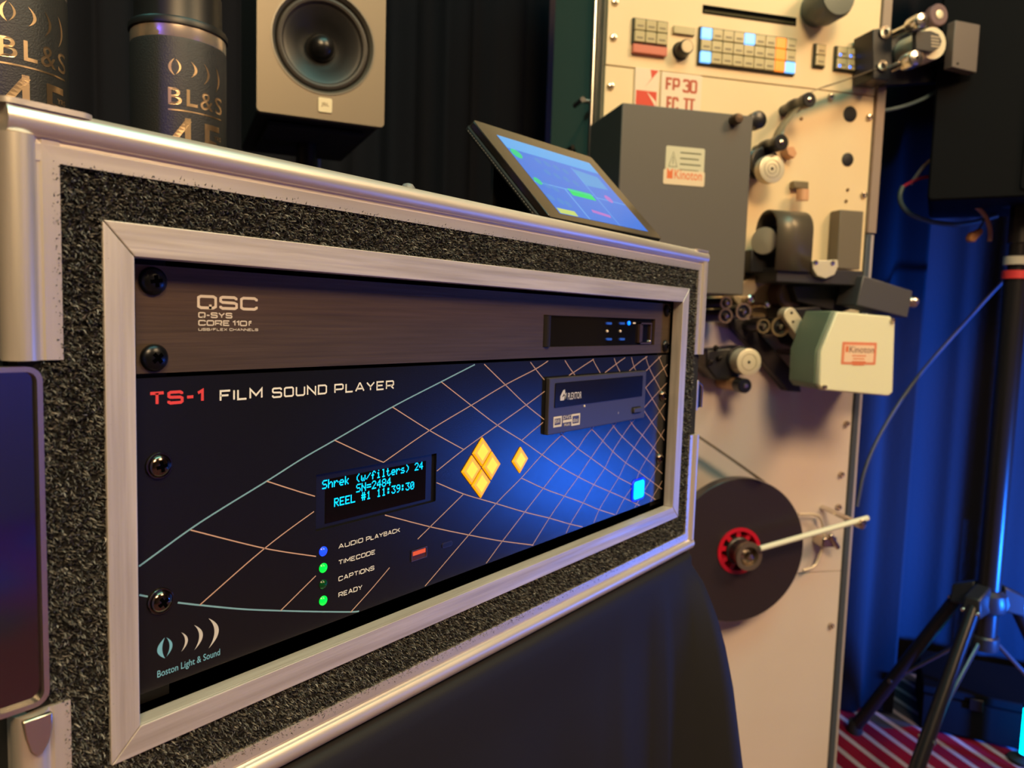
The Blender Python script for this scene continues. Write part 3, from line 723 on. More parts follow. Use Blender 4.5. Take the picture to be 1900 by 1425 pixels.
MB().prism(rrect(a[0], b[0], b[1], a[1], .8), -3.25, -2.6).build('eject_recess', blackm(), drv)
MB().prism(rrect(a[0]+1.5, b[0]+.5, b[1]+.8, a[1]-1.2, .8), -5.0, -3).build('eject_key', dm, drv, bevel=.4)
x, z = q3(730, 1083); MB().lathe((x, -3.2, z), (0, -1, 0), [(1.0, 0), (.8, .5), (0, .7)], 12).build('drive_lamp', mat('pale_indicator', (220, 210, 196), .4), drv)
x, z = q3(980, 1133); MB().lathe((x, -3.15, z), (0, -1, 0), [(1.0, 0), (1.0, .1)], 12).build('pin_hole', mat('pin_hole_grey', (120, 118, 126), .5), drv)  # grey disc marks the hole, paler than the bezel

# ================================================================== TABLE AND CLOTH
TZ = -57.5                                                     # cloth top (case feet plane just above)
TX0, TX1, TY0, TY1 = -1050.0, 542.0, -12.0, 428.0
tb = thing('folding_table', 'long folding table hidden under the black cloth', 'table', ((TX0+TX1)/2, (TY0+TY1)/2, FLOOR))
hx, hy = (TX1-TX0)/2-6, (TY1-TY0)/2-6
MB().box(-hx, hx, -hy, hy, TZ-FLOOR-32, TZ-FLOOR-3).build('table_top', mat('table_laminate', (120, 104, 86), .5), tb, bevel=3)
for sx in (-1, 1):
    for sy in (-1, 1): MB().cyl((sx*(hx-90), sy*(hy-70), 0), (sx*(hx-90), sy*(hy-70), TZ-FLOOR-31), 14).build('leg', dsteel(), tb)
def cloth():
    rc = 24.0
    base = rrect(TX0, TX1, TY0, TY1, rc, 8)
    P = []
    for i in range(len(base)):                                  # resample perimeter
        a = np.array(base[i]); b = np.array(base[(i+1) % len(base)]); ln = np.linalg.norm(b-a); n = max(1, int(ln/12))
        for k in range(n): P.append(a+(b-a)*k/n)
    P = np.array(P); n = len(P)
    nx = np.roll(P, -1, 0)-np.roll(P, 1, 0); nrm = np.stack([nx[:, 1], -nx[:, 0]], 1); nrm /= np.linalg.norm(nrm, axis=1)[:, None]
    arc = np.concatenate([[0], np.cumsum(np.linalg.norm(np.diff(P, axis=0), axis=1))])
    cor = np.array([[TX1, TY0], [TX1, TY1], [TX0, TY0], [TX0, TY1]])
    dc = np.min(np.linalg.norm(P[:, None]-cor[None], axis=2), axis=1)
    lev = [(-30, 0, 0), (-14, 0, 0), (-5, -.3, 0), (0, -2.2, 0), (2.4, -6, 0), (3.0, -14, 0), (2.4, -30, .12), (1.2, -46, .2), (.6, -62, .27), (1, -90, .35), (2, -130, .43), (3, -180, .5), (4, -250, .6), (6, -340, .72), (8, -460, .85), (10, -600, .95), (11, FLOOR-TZ+6, 1)]
    V = []
    ins = P-nrm*60
    for p in ins: V.append((p[0], p[1], TZ))
    for off, dz, fl in lev:
        pleat = 9*np.sin(arc/46.0+1.1*np.sin(arc/170.0))+5*np.sin(arc/23.0+2)
        corner = np.exp(-(dc/55.0)**2); cw = np.exp(-(dc/120.0)**2)
        o = off+fl*(pleat*(1-corner)*min(1.0, abs(dz)/220.0)+78*corner+16*cw+(14*np.sin(arc/10.0)+8*np.sin(arc/5.3+1))*cw)
        for p, nn, oo in zip(P, nrm, o): V.append((p[0]+nn[0]*oo, p[1]+nn[1]*oo, TZ+dz))
    F = [tuple(range(n))]
    for j in range(len(lev)):
        for k in range(n):
            k2 = (k+1) % n; F.append((j*n+k, (j+1)*n+k, (j+1)*n+k2, j*n+k2))
    mb = MB().add(V, F)
    o = mb.build('tablecloth', mat('black_cloth', (26, 26, 27), .62, 0, bump=(2600, .3, .0002), spec=.28), None, ang=180)
    for v in o.data.vertices: v.co.z -= TZ*S
    o.location = (0, 0, TZ*S)
    tag(o, 'black cloth draped over the table under the road case', 'tablecloth')
cloth()

# ================================================================== TUMBLERS
coat_m = mat('black_powder_tumbler', (34, 35, 38), .5, 0, bump=(900, .6, .0005))
engr = mat('engraved_steel', (226, 198, 160), .3, 1)
TOP = ZT+5.0-.4
def tumbler(label, depth, ucen, vcen, turn):
    c = UD(ucen, vcen, depth); Rr = 37.0
    d = CAM[:2]-c[:2]; phi0 = math.degrees(math.atan2(d[0], -d[1]))
    z0 = ZT+.2
    t = thing('tumbler', label, 'tumbler', (c[0], c[1], z0), phi0+turn, 'tumblers on the road case')
    k = 373.0-z0                                               # top of the coated wall above the base
    MB().lathe((0, 0, 0), (0, 0, 1), [(Rr-4, 0), (Rr-1, 1), (Rr, 4), (Rr, k-2), (Rr-.4, k)], 64).build('body', coat_m, t)
    MB().lathe((0, 0, k-.2), (0, 0, 1), [(Rr-.5, 0), (Rr-.3, .6), (Rr-.3, 9.4), (Rr-.8, 10)], 64).build('steel_band', mat('polished_band', (226, 210, 190), .24, .8), t)
    MB().lathe((0, 0, k+9.6), (0, 0, 1), [(Rr-.2, 0), (Rr+1.0, .6), (Rr+1.2, 4.5), (Rr+.2, 6.2), (Rr-3, 6.8), (Rr-3.2, 8), (Rr-3.6, 34), (Rr-6, 37), (0, 37.5)], 64).build('lid', mat('black_lid', (20, 20, 22), .42), t)
    fn = lambda p: ((Rr+.2)*math.sin(p[0]/Rr), -(Rr+.2)*math.cos(p[0]/Rr), p[1])
    def dens(pl):
        return [pl[0]]+[tuple(np.array(a)+(np.array(b)-np.array(a))*t) for a, b in zip(pl, pl[1:]) for t in np.linspace(0, 1, 9)[1:]]
    mb = MB(); zz = k-16.5                                      # top of the emblem row
    crescent(mb, -18.0, zz-7.0, 6.6, 2.2, 3.6, fn, -1); crescent(mb, -17.4, zz-6.8, 6.0, 1.4, 3.4, fn, 1)
    for x, h_, dz in ((-6.4, 6.4, 7.2), (4.2, 8.2, 8.2), (15.5, 10.4, 9.4)): crescent(mb, x, zz-dz, h_, 2.1, 4.2, fn, 1)
    def tx(s_, a, b, lo, hi, off): put_text(mb, s_, a, b, lo, hi, fn, off)
    zb = zz-36.0
    tx('B', -23, -13, zb, zb+13, .008); mb.ribbon(dens([(-8.2, zb+13), (-8.2, zb+1.2), (-1, zb+1.2)]), 2.4, fn); tx('&', 1.2, 12.6, zb-.2, zb+13.4, .004); tx('S', 15.0, 24.0, zb-.2, zb+13.2, .004)
    mb.ribbon([(-23+46*i/20, zb-4.0) for i in range(21)], 1.1, fn)
    
    for pl_ in ([(-8.6, zb-42), (-8.6, zb-9.5)], [(-7.5, zb-10.5), (-21.5, zb-30.5)], [(-23, zb-31), (-3.2, zb-31)], [(20, zb-13), (5, zb-13)], [(7, zb-11), (7, zb-25), (15, zb-26), (19, zb-31), (19, zb-38), (14, zb-42), (4, zb-42)]): mb.ribbon(dens(pl_), 4.4, fn)
    tx('YRS', 13.5, 22.5, zb-22, zb-18.5, .004)
    mb.build('engraving', engr, t, smooth=False, label='bright engraved sound-wave emblem and BL&S 45 YRS lettering')
    return t
tumbler('black tumbler cut off by the left edge of the picture', 527, 13, 100, 29)
tumbler('black lidded tumbler with a bright steel band, left of the loudspeaker', 632, 332, 100, 23)

# small knob peeking over the top edge
c = UD(757, 338, 480)
t = thing('thumb_knob', 'small grey rounded knob peeking over the case top edge', 'knob', (c[0], c[1], ZT+.1))
MB().lathe((0, 0, 0), (0, 0, 1), [(5.5, 0), (5.5, 8), (4.9, 9)], 20).build('knob_base', blackm(), t)
MB().lathe((0, 0, 9), (0, 0, 1), [(4.6, 0), (5, 4), (4.6, 8), (3, 10.2), (0, 11)], 20).build('knob_cap', mat('grey_knob', (120, 124, 128), .4), t)

# ================================================================== STUDIO MONITOR ON ITS STAND
SO = UD(595, 90, 950); SY = -29
sp = thing('studio_monitor', 'black studio loudspeaker with bronze-grey front baffle and one woofer', 'loudspeaker', (SO[0], SO[1], SO[2]-86), SY)
zb = 86.0
bz0, bz1, bx0, bx1 = 0.0, 269.0, -76.0, 82.0
wcx, wcz = 4.0, zb+8.5
baff = mat('bronze_grey_baffle', (128, 116, 100), .42, .35)
mb = MB(); out = rrect(bx0, bx1, bz0, bz1, 5, 6); 
n = 64; circ = [(wcx+62.5*math.cos(2*math.pi*k/n), wcz+62.5*math.sin(2*math.pi*k/n)) for k in range(n)]
# baffle with a round opening
def ring_plate(mb, cx_, cz_, r, poly, y0, y1, n=96):
    an = sorted([2*math.pi*k/n-math.pi for k in range(n)]+[math.atan2(p[1]-cz_, p[0]-cx_) for p in poly])
    m_ = len(poly); vs = []
    for a in an:
        d = np.array([math.cos(a), math.sin(a)]); tt = 0
        for i in range(m_):
            p = np.array(poly[i])-(cx_, cz_); e = np.array(poly[(i+1) % m_])-np.array(poly[i])
            den = d[0]*e[1]-d[1]*e[0]
            if abs(den) < 1e-9: continue
            t = (p[0]*e[1]-p[1]*e[0])/den; u = (p[0]*d[1]-p[1]*d[0])/den
            if t > 0 and -1e-6 <= u <= 1+1e-6: tt = max(tt, t)
        for y in (y0, y1): vs += [(cx_+r*d[0], y, cz_+r*d[1]), (cx_+tt*d[0], y, cz_+tt*d[1])]
    fs = []; n = len(an)
    for k in range(n):
        j_ = (k+1) % n; a, b = 4*k, 4*j_
        fs += [(a, b, b+1, a+1), (a+2, a+3, b+3, b+2), (a, a+2, b+2, b), (a+1, b+1, b+3, a+3)]
    return mb.add(vs, fs)
ring_plate(MB(), wcx, wcz, 63.5, out, 0, 12).build('baffle', baff, sp, smooth=False)
vin = mat('black_vinyl', (14, 14, 16), .55)
ring_plate(MB(), wcx, wcz, 63.5, rrect(bx0+1.5, bx1-1.5, bz0+1.5, bz1-1.5, 5), 12.1, 30).build('cabinet_front', vin, sp, smooth=False)
MB().prism(rrect(bx0+1.5, bx1-1.5, bz0+1.5, bz1-1.5, 5), 30, 265).build('cabinet', vin, sp, ang=60)
MB().lathe((wcx, 0, wcz), (0, 1, 0), [(63.5, -.4), (64.5, -.8), (62.4, -.8), (58.5, 5), (58.5, 11), (63.5, 11)], 72, False).build('woofer_rim', mat('rim_grey', (120, 116, 108), .3, .4), sp)
wf = MB().lathe((wcx, 0, wcz), (0, 1, 0), [(59, 9.5), (57, 6), (54, 5.2), (51.5, 5.4), (49, 7.5), (47.5, 8), (44, 9), (30, 17), (18, 24), (15, 25)], 72, False).build('woofer_cone', mat('black_cone', (22, 22, 23), .4), sp)
MB().lathe((wcx, 0, wcz), (0, 1, 0), [(57.2, 5.8), (55.5, 3.4), (53, 2.6), (50.5, 3.4), (48.6, 6.6)], 72, False).build('surround', mat('rubber_surround', (58, 52, 48), .5), wf)
MB().lathe((wcx, 0, wcz), (0, -1, 0), [(18, -24.5), (17.5, -20), (15, -14), (10, -9.5), (5, -7.6), (0, -7)], 40).build('dust_cap', mat('dust_cap', (16, 16, 17), .3), wf)
x, z = wcx+2, zb-68.5
bd = MB().prism(rrect(x-8.6, x+8.6, z-9, z+9, 2), -1.6, -.05).build('badge', mat('cream_badge', (226, 212, 178), .4), sp, bevel=.5)
mb = MB(); put_text(mb, 'JBL', x-5, x+5, z-2.5, z+3, on_panel(-1.7), .008); mb.build('lettering', mat('brown_print', (120, 90, 60), .6), bd, smooth=False)
MB().prism([(wcx+47*math.cos(a_), 218+34*math.sin(a_)) for a_ in np.linspace(0, 6.283, 33)[:-1]], -1.0, -.05).build('horn_mouth', mat('horn_black', (18, 18, 20), .4), sp)
R_ = Frame(SO, SY).R; pc = SO+R_@np.array([3, 130, -86])
ms = thing('monitor_stand', 'black pole stand carrying the studio loudspeaker behind the case', 'speaker stand', (pc[0], pc[1], FLOOR), SY)
hgt_ = pc[2]-FLOOR
MB().box(-62, 62, -90, 90, hgt_-6, hgt_-.3).build('top_plate', blackm(), ms, bevel=1)
MB().cyl((0, 0, 8), (0, 0, hgt_-6), 14, n=24).build('pole', mat('stand_black', (18, 18, 20), .4), ms)
MB().lathe((0, 0, 0), (0, 0, 1), [(95, 0), (95, 8), (90, 14), (20, 17), (16, 24)], 40).build('base', mat('stand_black', (18, 18, 20), .4), ms)
MB().lathe((-14, -14, hgt_-90), (-.7, -.7, 0), [(4, 0), (4, 12), (9, 14), (9, 22), (0, 24)], 18).build('height_knob', mat('brass_knob', (150, 110, 70), .35, .6), ms)

# ================================================================== TABLET
ts = .66
TO = CAM+ts*(np.array([552.6, 183.9, 273.0])-CAM); TYAW, TTH = -0.0552, .7846
Wt, Ht = 250.6*ts, 174.1*ts
tab = thing('control_tablet', 'tablet in a black stitched cover with a lit blue touch screen', 'tablet', TO)
tab.rotation_euler = (TTH, 0, TYAW)
TR = np.array(Matrix.Rotation(TYAW, 3, 'Z') @ Matrix.Rotation(TTH, 3, 'X'))
def tp(u, v, zl=0.0):
    c_ = TR.T @ (CAM-TO); d_ = TR.T @ ray(u, v); t_ = (zl-c_[2])/d_[2]; p_ = c_+t_*d_; return float(p_[0]), float(p_[1])
def slab(mb, poly, z0, z1):
    n = len(poly); mb.add([(x, y, z0) for x, y in poly]+[(x, y, z1) for x, y in poly], [tuple(range(n-1, -1, -1)), tuple(range(n, 2*n))]+[(i, (i+1) % n, (i+1) % n+n, i+n) for i in range(n)]); return mb
slab(MB(), rrect(0, Wt, 0, Ht, 4, 5), -5.5, 0).build('body', mat('tablet_bezel', (30, 28, 27), .16), tab, bevel=.6)
slab(MB(), rrect(-1.2, Wt+1, 4, Ht+1.4, 5, 5), -10.5, -5.7).build('cover', mat('black_leather', (16, 16, 18), .55, bump=(600, .5, .0004)), tab, bevel=1.2)
mb = MB()
for k in range(34): y_ = 10+k*(Ht-16)/33; mb.box(-1.45, -1.0, y_, y_+1.9, -8.5, -7.8)
st_ = mb.build('stitching', mat('grey_thread', (120, 118, 116), .7), tab, smooth=False); st_['kind'] = 'stuff'
# fold-out prop behind the tablet
cbk = TR.T @ (np.array([0, 0, ZT+.6])-TO)
pf = TR @ np.array([Wt*.5, Ht*.72, -10.5])+TO
dn = TR.T @ np.array([0, 0, -1.0]); drop = pf[2]-(ZT+.8)
mb = MB()
a_ = np.array([0, Ht*.72, -10.2]); b_ = a_+dn*drop
mb.add([(10, *a_[1:]), (Wt-10, *a_[1:]), (Wt-10, *b_[1:]), (10, *b_[1:]), (10, a_[1]+2, a_[2]-2.4), (Wt-10, a_[1]+2, a_[2]-2.4), (Wt-10, b_[1]+2, b_[2]-2.4), (10, b_[1]+2, b_[2]-2.4)],
       [(0, 1, 2, 3), (7, 6, 5, 4), (0, 4, 5, 1), (1, 5, 6, 2), (2, 6, 7, 3), (3, 7, 4, 0)])
mb.build('cover_flap', mat('black_leather', (16, 16, 18), .55), tab, smooth=False)
sc = [tp(911.8, 238.4), tp(1107, 315), tp(1202.3, 434), tp(1034, 390)]
xs0 = (sc[0][0]+sc[3][0])/2; xs1 = (sc[1][0]+sc[2][0])/2; ys0 = (sc[2][1]+sc[3][1])/2; ys1 = (sc[0][1]+sc[1][1])/2
scr = slab(MB(), [(xs0, ys0), (xs1, ys0), (xs1, ys1), (xs0, ys1)], -.2, .15).build('screen', mat('screen_blue', (2, 14, 40), .3, emit=((8, 116, 226), .85)), tab, smooth=False, label='lit blue touch screen')
def ui(name, col, st, polys, z=.22):
    mb = MB()
    for p in polys: mb.add([(x, y, z) for x, y in p], [tuple(range(len(p)))])
    return mb.build(name, mat('ui_'+name, tuple(c*.25 for c in col), .4, emit=(col, st)), scr, smooth=False)
wS, hS = xs1-xs0, ys1-ys0
def sr(a, b, c, d): return [(xs0+a*wS, ys1-d*hS), (xs0+c*wS, ys1-d*hS), (xs0+c*wS, ys1-b*hS), (xs0+a*wS, ys1-b*hS)]
def z3(X, Y): return tp(860+X*.25263, 150+Y*.25263)
def circ(X, Y, r): x, y = z3(X, Y); return [(x+r*math.cos(t), y+r*math.sin(t)) for t in np.linspace(0, 6.283, 17)[:-1]]
ui('header_bar', (96, 178, 248), .8, [sr(0, 0, 1, .17)])
ui('lit_buttons', (0, 214, 140), .8, [circ(388, 535, 6.0), circ(545, 737, 4.4)])
a = z3(760, 790); b = z3(985, 895); ui('level_bar', (0, 220, 110), .9, [[(a[0], b[1]+2), (b[0], b[1]+2), (b[0], a[1]), (a[0], a[1])]])
ui('round_buttons', (64, 140, 226), .8, [circ(X, Y, 3.9) for X, Y in ((545, 588), (612, 612), (680, 640), (750, 668), (615, 672), (685, 700), (755, 725), (825, 755), (612, 768), (675, 795), (642, 858), (712, 885), (768, 908))])
ui('page_tile', (200, 222, 120), .8, [sr(.01, .93, .19, .995)])
ui('meter_panel', (90, 165, 232), .8, [[z3(800, 648), z3(985, 712), z3(1062, 805), z3(900, 770)]])
ui('alert_marks', (190, 120, 214), .8, [[z3(935, 945), z3(1075, 990), z3(1085, 1010), z3(950, 968)], circ(1065, 870, 5)])
ui('rule_lines', (120, 190, 250), .8, [sr(.0, .60, .62, .612), sr(.3, .6, .312, 1), sr(.64, .2, .648, 1), sr(.64, .62, 1, .63)])

# ================================================================== FILM PROJECTOR
JO = (1270.1, 218.4, FLOOR); JY = -39
JF = Frame(JO, JY)
def J(u, v, y=0.0): return JF.px(u, v, y)
pj = thing('film_projector', 'tall cream 35 mm film projector with keypad, sprockets and rollers', 'projector', JO, JY)
PXL, PXR, SEAM = -304.0, 246.0, J(1480, 161.7)[1]
FZ = 858.0
body_m = mat('projector_body', (120, 112, 98), .5)
MB().box(PXL+6, PXR+14, 14, 330, 8, 1900).build('body', body_m, pj, bevel=3)
MB().box(PXL, PXR, 0, 12, SEAM+.8, 1900).build('control_plate', cream(), pj, bevel=.8)
LOW = J(1520, 1062)[1]
MB().box(PXL, PXR, 1, 12, LOW+.7, SEAM-430).build('reel_plate', pinkcream(), pj, bevel=.8)
MB().box(PXL, PXR, 1, 12, SEAM-429, SEAM-.8).build('film_plate', cream(), pj, bevel=.8)
MB().box(PXL, PXR, 1, 12, 10, LOW-.7).build('base_plate', pinkcream(), pj, bevel=.8)
MB().box(PXL-2, PXL+5, 12, 46, 10, 1900).build('side_rail', mat('beige_rail', (150, 138, 118), .45), pj, bevel=.8)
MB().cyl((PXL-5, 52, 10), (PXL-5, 52, 1900), 5).build('hinge_rod', steel(), pj)
sd = MB().box(PXL-1, PXL+5, 60, 325, 500, 1900).build('side_door', doorgreen(), pj, bevel=1.5)
mb = MB(); z_ = J(1086, 190)[1]+20
mb.cyl((PXL-1, 60, z_), (PXL-24, 60, z_), 5); mb.cyl((PXL-22, 52, z_), (PXL-22, 96, z_), 5); mb.build('door_handle', steel(), sd)
mb = MB(); mb.cyl((PXL-1, 150, z_-70), (PXL-18, 150, z_-70), 4); mb.cyl((PXL-16, 120, z_-70), (PXL-16, 172, z_-70), 4); mb.build('door_handle', dsteel(), sd)
MB().box(PXR+1, PXR+20, -6, 20, SEAM-260, 1900).build('right_rail', mat('mauve_grey_rail', (150, 132, 122), .45), pj, bevel=1)
rr = MB().box(PXR+1, PXR+12, -4, 20, 10, SEAM-262); rr.build('right_rail', mat('slate_rail', (84, 92, 102), .4, .3), pj, bevel=1)
MB().box(PXR+12.3, PXR+19, -2, 20, 10, SEAM-262).build('right_rail', mat('pale_rail', (196, 186, 186), .35, .3), pj, bevel=1)
def jscrew(u, v, r=7, y=0, m=None, h=5, name='screw'):
    x, z = J(u, v, y)
    return MB().lathe((x, y, z), (0, -1, 0), [(r, 0), (r, h*.4), (r*.75, h*.9), (r*.4, h), (r*.36, h*.7), (0, h*.7)], 16).build(name, m or nickel(), pj)
for u, v in ((1141, 4), (1138, 70), (1133, 160), (1612, 218), (1541, 180), (1602, 362)): jscrew(u, v, 6.5)
for u, v in ((1573, 352), (1570, 373), (1487, 220)): jscrew(u, v, 3.2, m=mat('aged_screw', (150, 124, 92), .4, .8), h=2)
for u, v in ((1570, 786), (1560, 880), (1555, 940), (1541, 1160)): jscrew(u, v, 6, h=7)
for u, v, r in ((1577.5, 211.5, 14.5), (1573, 296, 12.5)):
    x, z = J(u, v); MB().lathe((x, 2, z), (0, -1, 0), [(r, 0), (r, 2.6), (r*.94, 3.0), (0, 3.0)], 32).build('round_port', mat('port_black', (20, 19, 24), .55), pj)
# text display slot
a = J(1304, 9); b = J(1477, 36); h0 = J(1304, 24)[1]
x0, x1 = a[0], b[0]; zt_ = a[1]; zb_ = J(1304, 23.5)[1]
sl = MB().box(x0, x1, -1.4, 0, zb_-1, zt_).build('display_slot', mat('slot_black', (6, 6, 6), .9, spec=.05), pj, smooth=False)
mb = MB()
for k in range(40): xx = x0+3+k*(x1-x0-6)/40; mb.box(xx, xx+(x1-x0-6)/40*.62, -1.9, -1.3, zb_+1.2, zb_+5.0)
o = mb.build('display_segments', mat('olive_segments', (74, 64, 22), .6), sl, smooth=False); o['kind'] = 'stuff'
# key blocks
keym = mat('clear_key', (196, 180, 140), .22); keyb = mat('key_blue_lit', (120, 190, 255), .3, emit=((110, 180, 255), 1.15)); keyo = mat('key_orange_lit', (220, 130, 50), .3, emit=((255, 140, 40), .75))
keyr = mat('key_red', (206, 112, 92), .35); kmark = mat('key_legend', (120, 106, 84), .5)
def keyblock(tl, tr, bl, nc, nr, lit=None, rows_h=None, name='keypad'):
    x0, z1 = J(*tl, -6); x1, _ = J(*tr, -6); _, z0 = J(*bl, -6)
    kp = MB().box(x0-2, x1+2, -5, 0, z0-2, z1+2).build(name, mat('key_frame', (44, 46, 36), .5), pj, bevel=.6)
    pw, ph = (x1-x0)/nc, (z1-z0)/nr
    me = MB().box(.7, pw-.7, -6, 0, .7, ph-.7).mesh('key', False); mel = MB().box(pw*.22, pw*.78, -6.3, -5.9, ph*.3, ph*.44).mesh('key_legend', False); mel.materials.append(kmark)
    for r in range(nr):
        for c_ in range(nc):
            o = bpy.data.objects.new('key', me if not (lit and (r, c_) in lit) else me.copy()); COL.objects.link(o); o.parent = kp
            o.location = ((x0+c_*pw)*S, -.004, (z1-(r+1)*ph)*S)
            if lit and (r, c_) in lit: o.data.materials.clear(); o.data.materials.append(lit[(r, c_)])
            elif not o.data.materials: o.data.materials.append(keym)
            md = o.modifiers.new('bevel', 'BEVEL'); md.width = .0012; md.segments = 2
            if not (lit and (r, c_) in lit):
                mk = bpy.data.objects.new('key_legend', mel); COL.objects.link(mk); mk.parent = kp; mk.location = o.location
    return kp, x0, x1, z0, z1
keyblock((1300.6, 50.5), (1477.5, 73), (1298, 116.5), 9, 3, {(0, 0): keyb, (0, 4): keyb, (2, 0): keyb, (2, 8): keyb, (0, 7): keyo, (1, 7): keyo, (2, 7): keyo})
kp, x0, x1, z0, z1 = keyblock((1177, 34), (1238.5, 41), (1176, 78), 3, 2, name='mode_keys')
_, zz = J(1176, 98, -6)
MB().box(x0-1, x1+1, -9.5, -.2, zz, z0-3).build('red_bar_key', keyr, pj, bevel=1.2, label='wide salmon bar key')
keyblock((1514, 82), (1532, 84.5), (1514, 122), 1, 2, name='side_keys')
kp, x0, x1, z0, z1 = keyblock((1553, 86.5), (1591, 91), (1551, 128), 2, 2, name='lamp_keys')
for r in (0, 1):
    for c_ in (0, 1):
        MB().lathe((x0+(c_+.25)*(x1-x0)/2, -10.2, z1-(r+.75)*(z1-z0)/2), (0, -1, 0), [(2.6, 0), (2, .8), (0, 1.2)], 12).build('key_lamp', mat('tiny_blue_led', (60, 110, 255), .3, emit=((60, 120, 255), 2.5)), kp)
x0, z1 = J(1251, 46, -6); x1, z0 = J(1290, 66, -6)
MB().box(x0, x1, -6, 0, z0, z1).build('label_key', keym, pj, bevel=1)
x, z = J(1275, 86, -26); MB().lathe((x, 0, z), (0, -1, 0), [(16, 0), (16, 2), (14, 4), (13, 24), (12, 26)], 32).build('rotary_knob', black(), pj)
MB().lathe((x, -26, z), (0, -1, 0), [(11, 0), (10.4, 1), (0, 1)], 28).build('knob_cap', mat('grey_cap', (170, 158, 136), .35, .5), pj)
# badges
redm = mat('badge_red', (214, 62, 40), .4); whm = mat('badge_white', (236, 214, 190), .35)
x0, z1 = J(1178, 125); x1, _ = J(1223, 131); _, z0 = J(1176, 200)
bd = MB().box(x0, x1, -3, 0, z0, z1).build('logo_badge', whm, pj, bevel=.8, label='red and white logo badge')
zm = J(1177, 164)[1]; xm = (x0+x1)/2
mb = MB()
for poly in ([(x0+.62*(x1-x0), z1-2), (x1-2, z1-2), (x0+.42*(x1-x0), zm+3), (x0+.68*(x1-x0), z1-.45*(z1-zm))], [(x0+3, zm-3), (x1-4, zm-3), (x1-4, z0+4), (x0+3, z0+4)]): mb.prism(poly, -3.25, -2.9)
mb.build('badge_mark', redm, bd, smooth=False)
mb = MB().prism([(xm, zm-4), (x1-5, zm-20), (x1-5, zm-30)], -3.5, -3.0); mb.build('badge_mark', whm, bd, smooth=False)
x0, z1 = J(1227, 133); x1, _ = J(1302, 140); _, z0 = J(1226, 212)
bd = MB().box(x0, x1, -3, 0, z0, z1).build('name_plate', whm, pj, bevel=.8)
mb = MB(); zf = J(1230, 172)[1]
F5 = on_panel(-3.2)
stroke_text(mb, 'FP 30', x0+8, x1-9, zf+3, z1-9-zf-3, F5, .19, .3, .5); stroke_text(mb, 'EC', x0+11, x0+35, zf-31, 25, F5, .19, .3); stroke_text(mb, 'II', x0+48, x1-16, zf-31, 25, F5, .19, .5)
mb.ribbon([(x0+44, zf-7.5), (x1-12, zf-7.5)], 3.4, F5)
mb.build('lettering', mat('brick_print', (186, 84, 58), .5), bd, smooth=False, label='brick-red FP 30 EC II lettering')
x, z = J(1557, -8, -70); MB().lathe((x, 0, z), (0, -1, 0), [(30, 0), (30, 20), (36, 24), (36, 62), (32, 70), (0, 72)], 36).build('upper_spindle_boss', mat('sage_boss', (92, 98, 92), .4, .2), pj)
# big charcoal housing
BD = -150
bx0_, bz1_ = J(1155, 190, BD); bx1_ = J(1397, 215, BD)[0]+1; bz0_ = J(1385, 548, BD)[1]
gb = MB().box(bx0_, bx1_, BD, -.5, bz0_, bz1_).build('gate_housing', greybox(), pj, bevel=2, label='charcoal housing box')
x0, z1 = J(1236, 270, BD); x1, z0 = J(1306, 314, BD)
st1 = MB().prism(rrect(x0, x1, z0-6, z1, 3), BD-.5, BD-.05).build('warning_label', mat('label_white', (206, 202, 176), .5), gb)
mb = MB(); F6 = on_panel(BD-.6)
mb.ribbon([(x0+6, z0), (x0+13, z1-9), (x0+20, z0), (x0+6, z0)], 1.0, F6); mb.ribbon([(x0+13, z0+4), (x0+13, z0+16)], 1.2, F6)
for k in range(4): mb.ribbon([(x0+25, z1-9-k*9), (x1-(6+4*(k % 2)), z1-9-k*9)], 2.2, F6)
mb.build('label_print', mat('olive_print', (96, 98, 72), .6), st1, smooth=False)
x0, z1 = J(1231, 313, BD); x1, z0 = J(1306, 347, BD)
st2 = MB().prism(rrect(x0, x1, z0, z1, 3), BD-.9, BD-.1).build('maker_label', mat('label_cream', (226, 206, 176), .5), gb)
mb = MB(); put_text(mb, 'Kinoton', x0+19, x1-5, z0+9, z0+24, on_panel(BD-1), .008)
mb.prism([(x0+6, z0+9), (x0+16, z0+9), (x0+16, z0+26), (x0+11, z0+20), (x0+6, z0+26)], BD-1, BD-.85)
mb.build('lettering', mat('orange_print', (222, 110, 60), .5), st2, smooth=False, label='orange Kinoton lettering')
x, z = J(1372, 219, BD-18); MB().lathe((x, BD, z), (0, -1, 0), [(9, 0), (9, 12), (7, 18), (0, 18.5)], 20).build('housing_knob', mat('bronze_knob', (92, 74, 60), .35, .6), gb)
# rollers and sprockets: cylinders standing out of the plate towards the operator
def roller(u, v, r, y1, m, y0=0, cap=None, capr=None, name='roller', groove=True, part=None):
    x, z = J(u, v, y1); L_ = y0-y1
    pr = [(r*.8, 0), (r*.8, L_*.25), (r, L_*.3), (r, L_*.5), (r*.86, L_*.55), (r*.86, L_*.75), (r, L_*.8), (r, L_)] if groove else [(r, 0), (r, L_)]
    o = MB().lathe((x, y0, z), (0, -1, 0), pr+[(r*.9, L_+1)], 28).build(name, m, part or pj)
    if cap: MB().lathe((x, y1-.9, z), (0, -1, 0), [(capr, 0), (capr, 1.4), (capr*.5, 2.6), (0, 2.8)], 18).build('axle_cap', cap, o)
    return o
rb = mat('roller_black', (20, 21, 26), .3)
roller(1502, 185, 13, -78, rb, cap=nickel(), capr=4.5)
roller(1450, 264, 14, -78, rb, cap=nickel(), capr=4.5)
roller(1408, 222, 15, -95, rb)
roller(1420, 300, 27, -40, rb, name='sprocket')
o = roller(1433, 313, 25, -62, ivory(), y0=-44, name='sprocket_disc', groove=False)
x, z = J(1433, 313, -63.2)
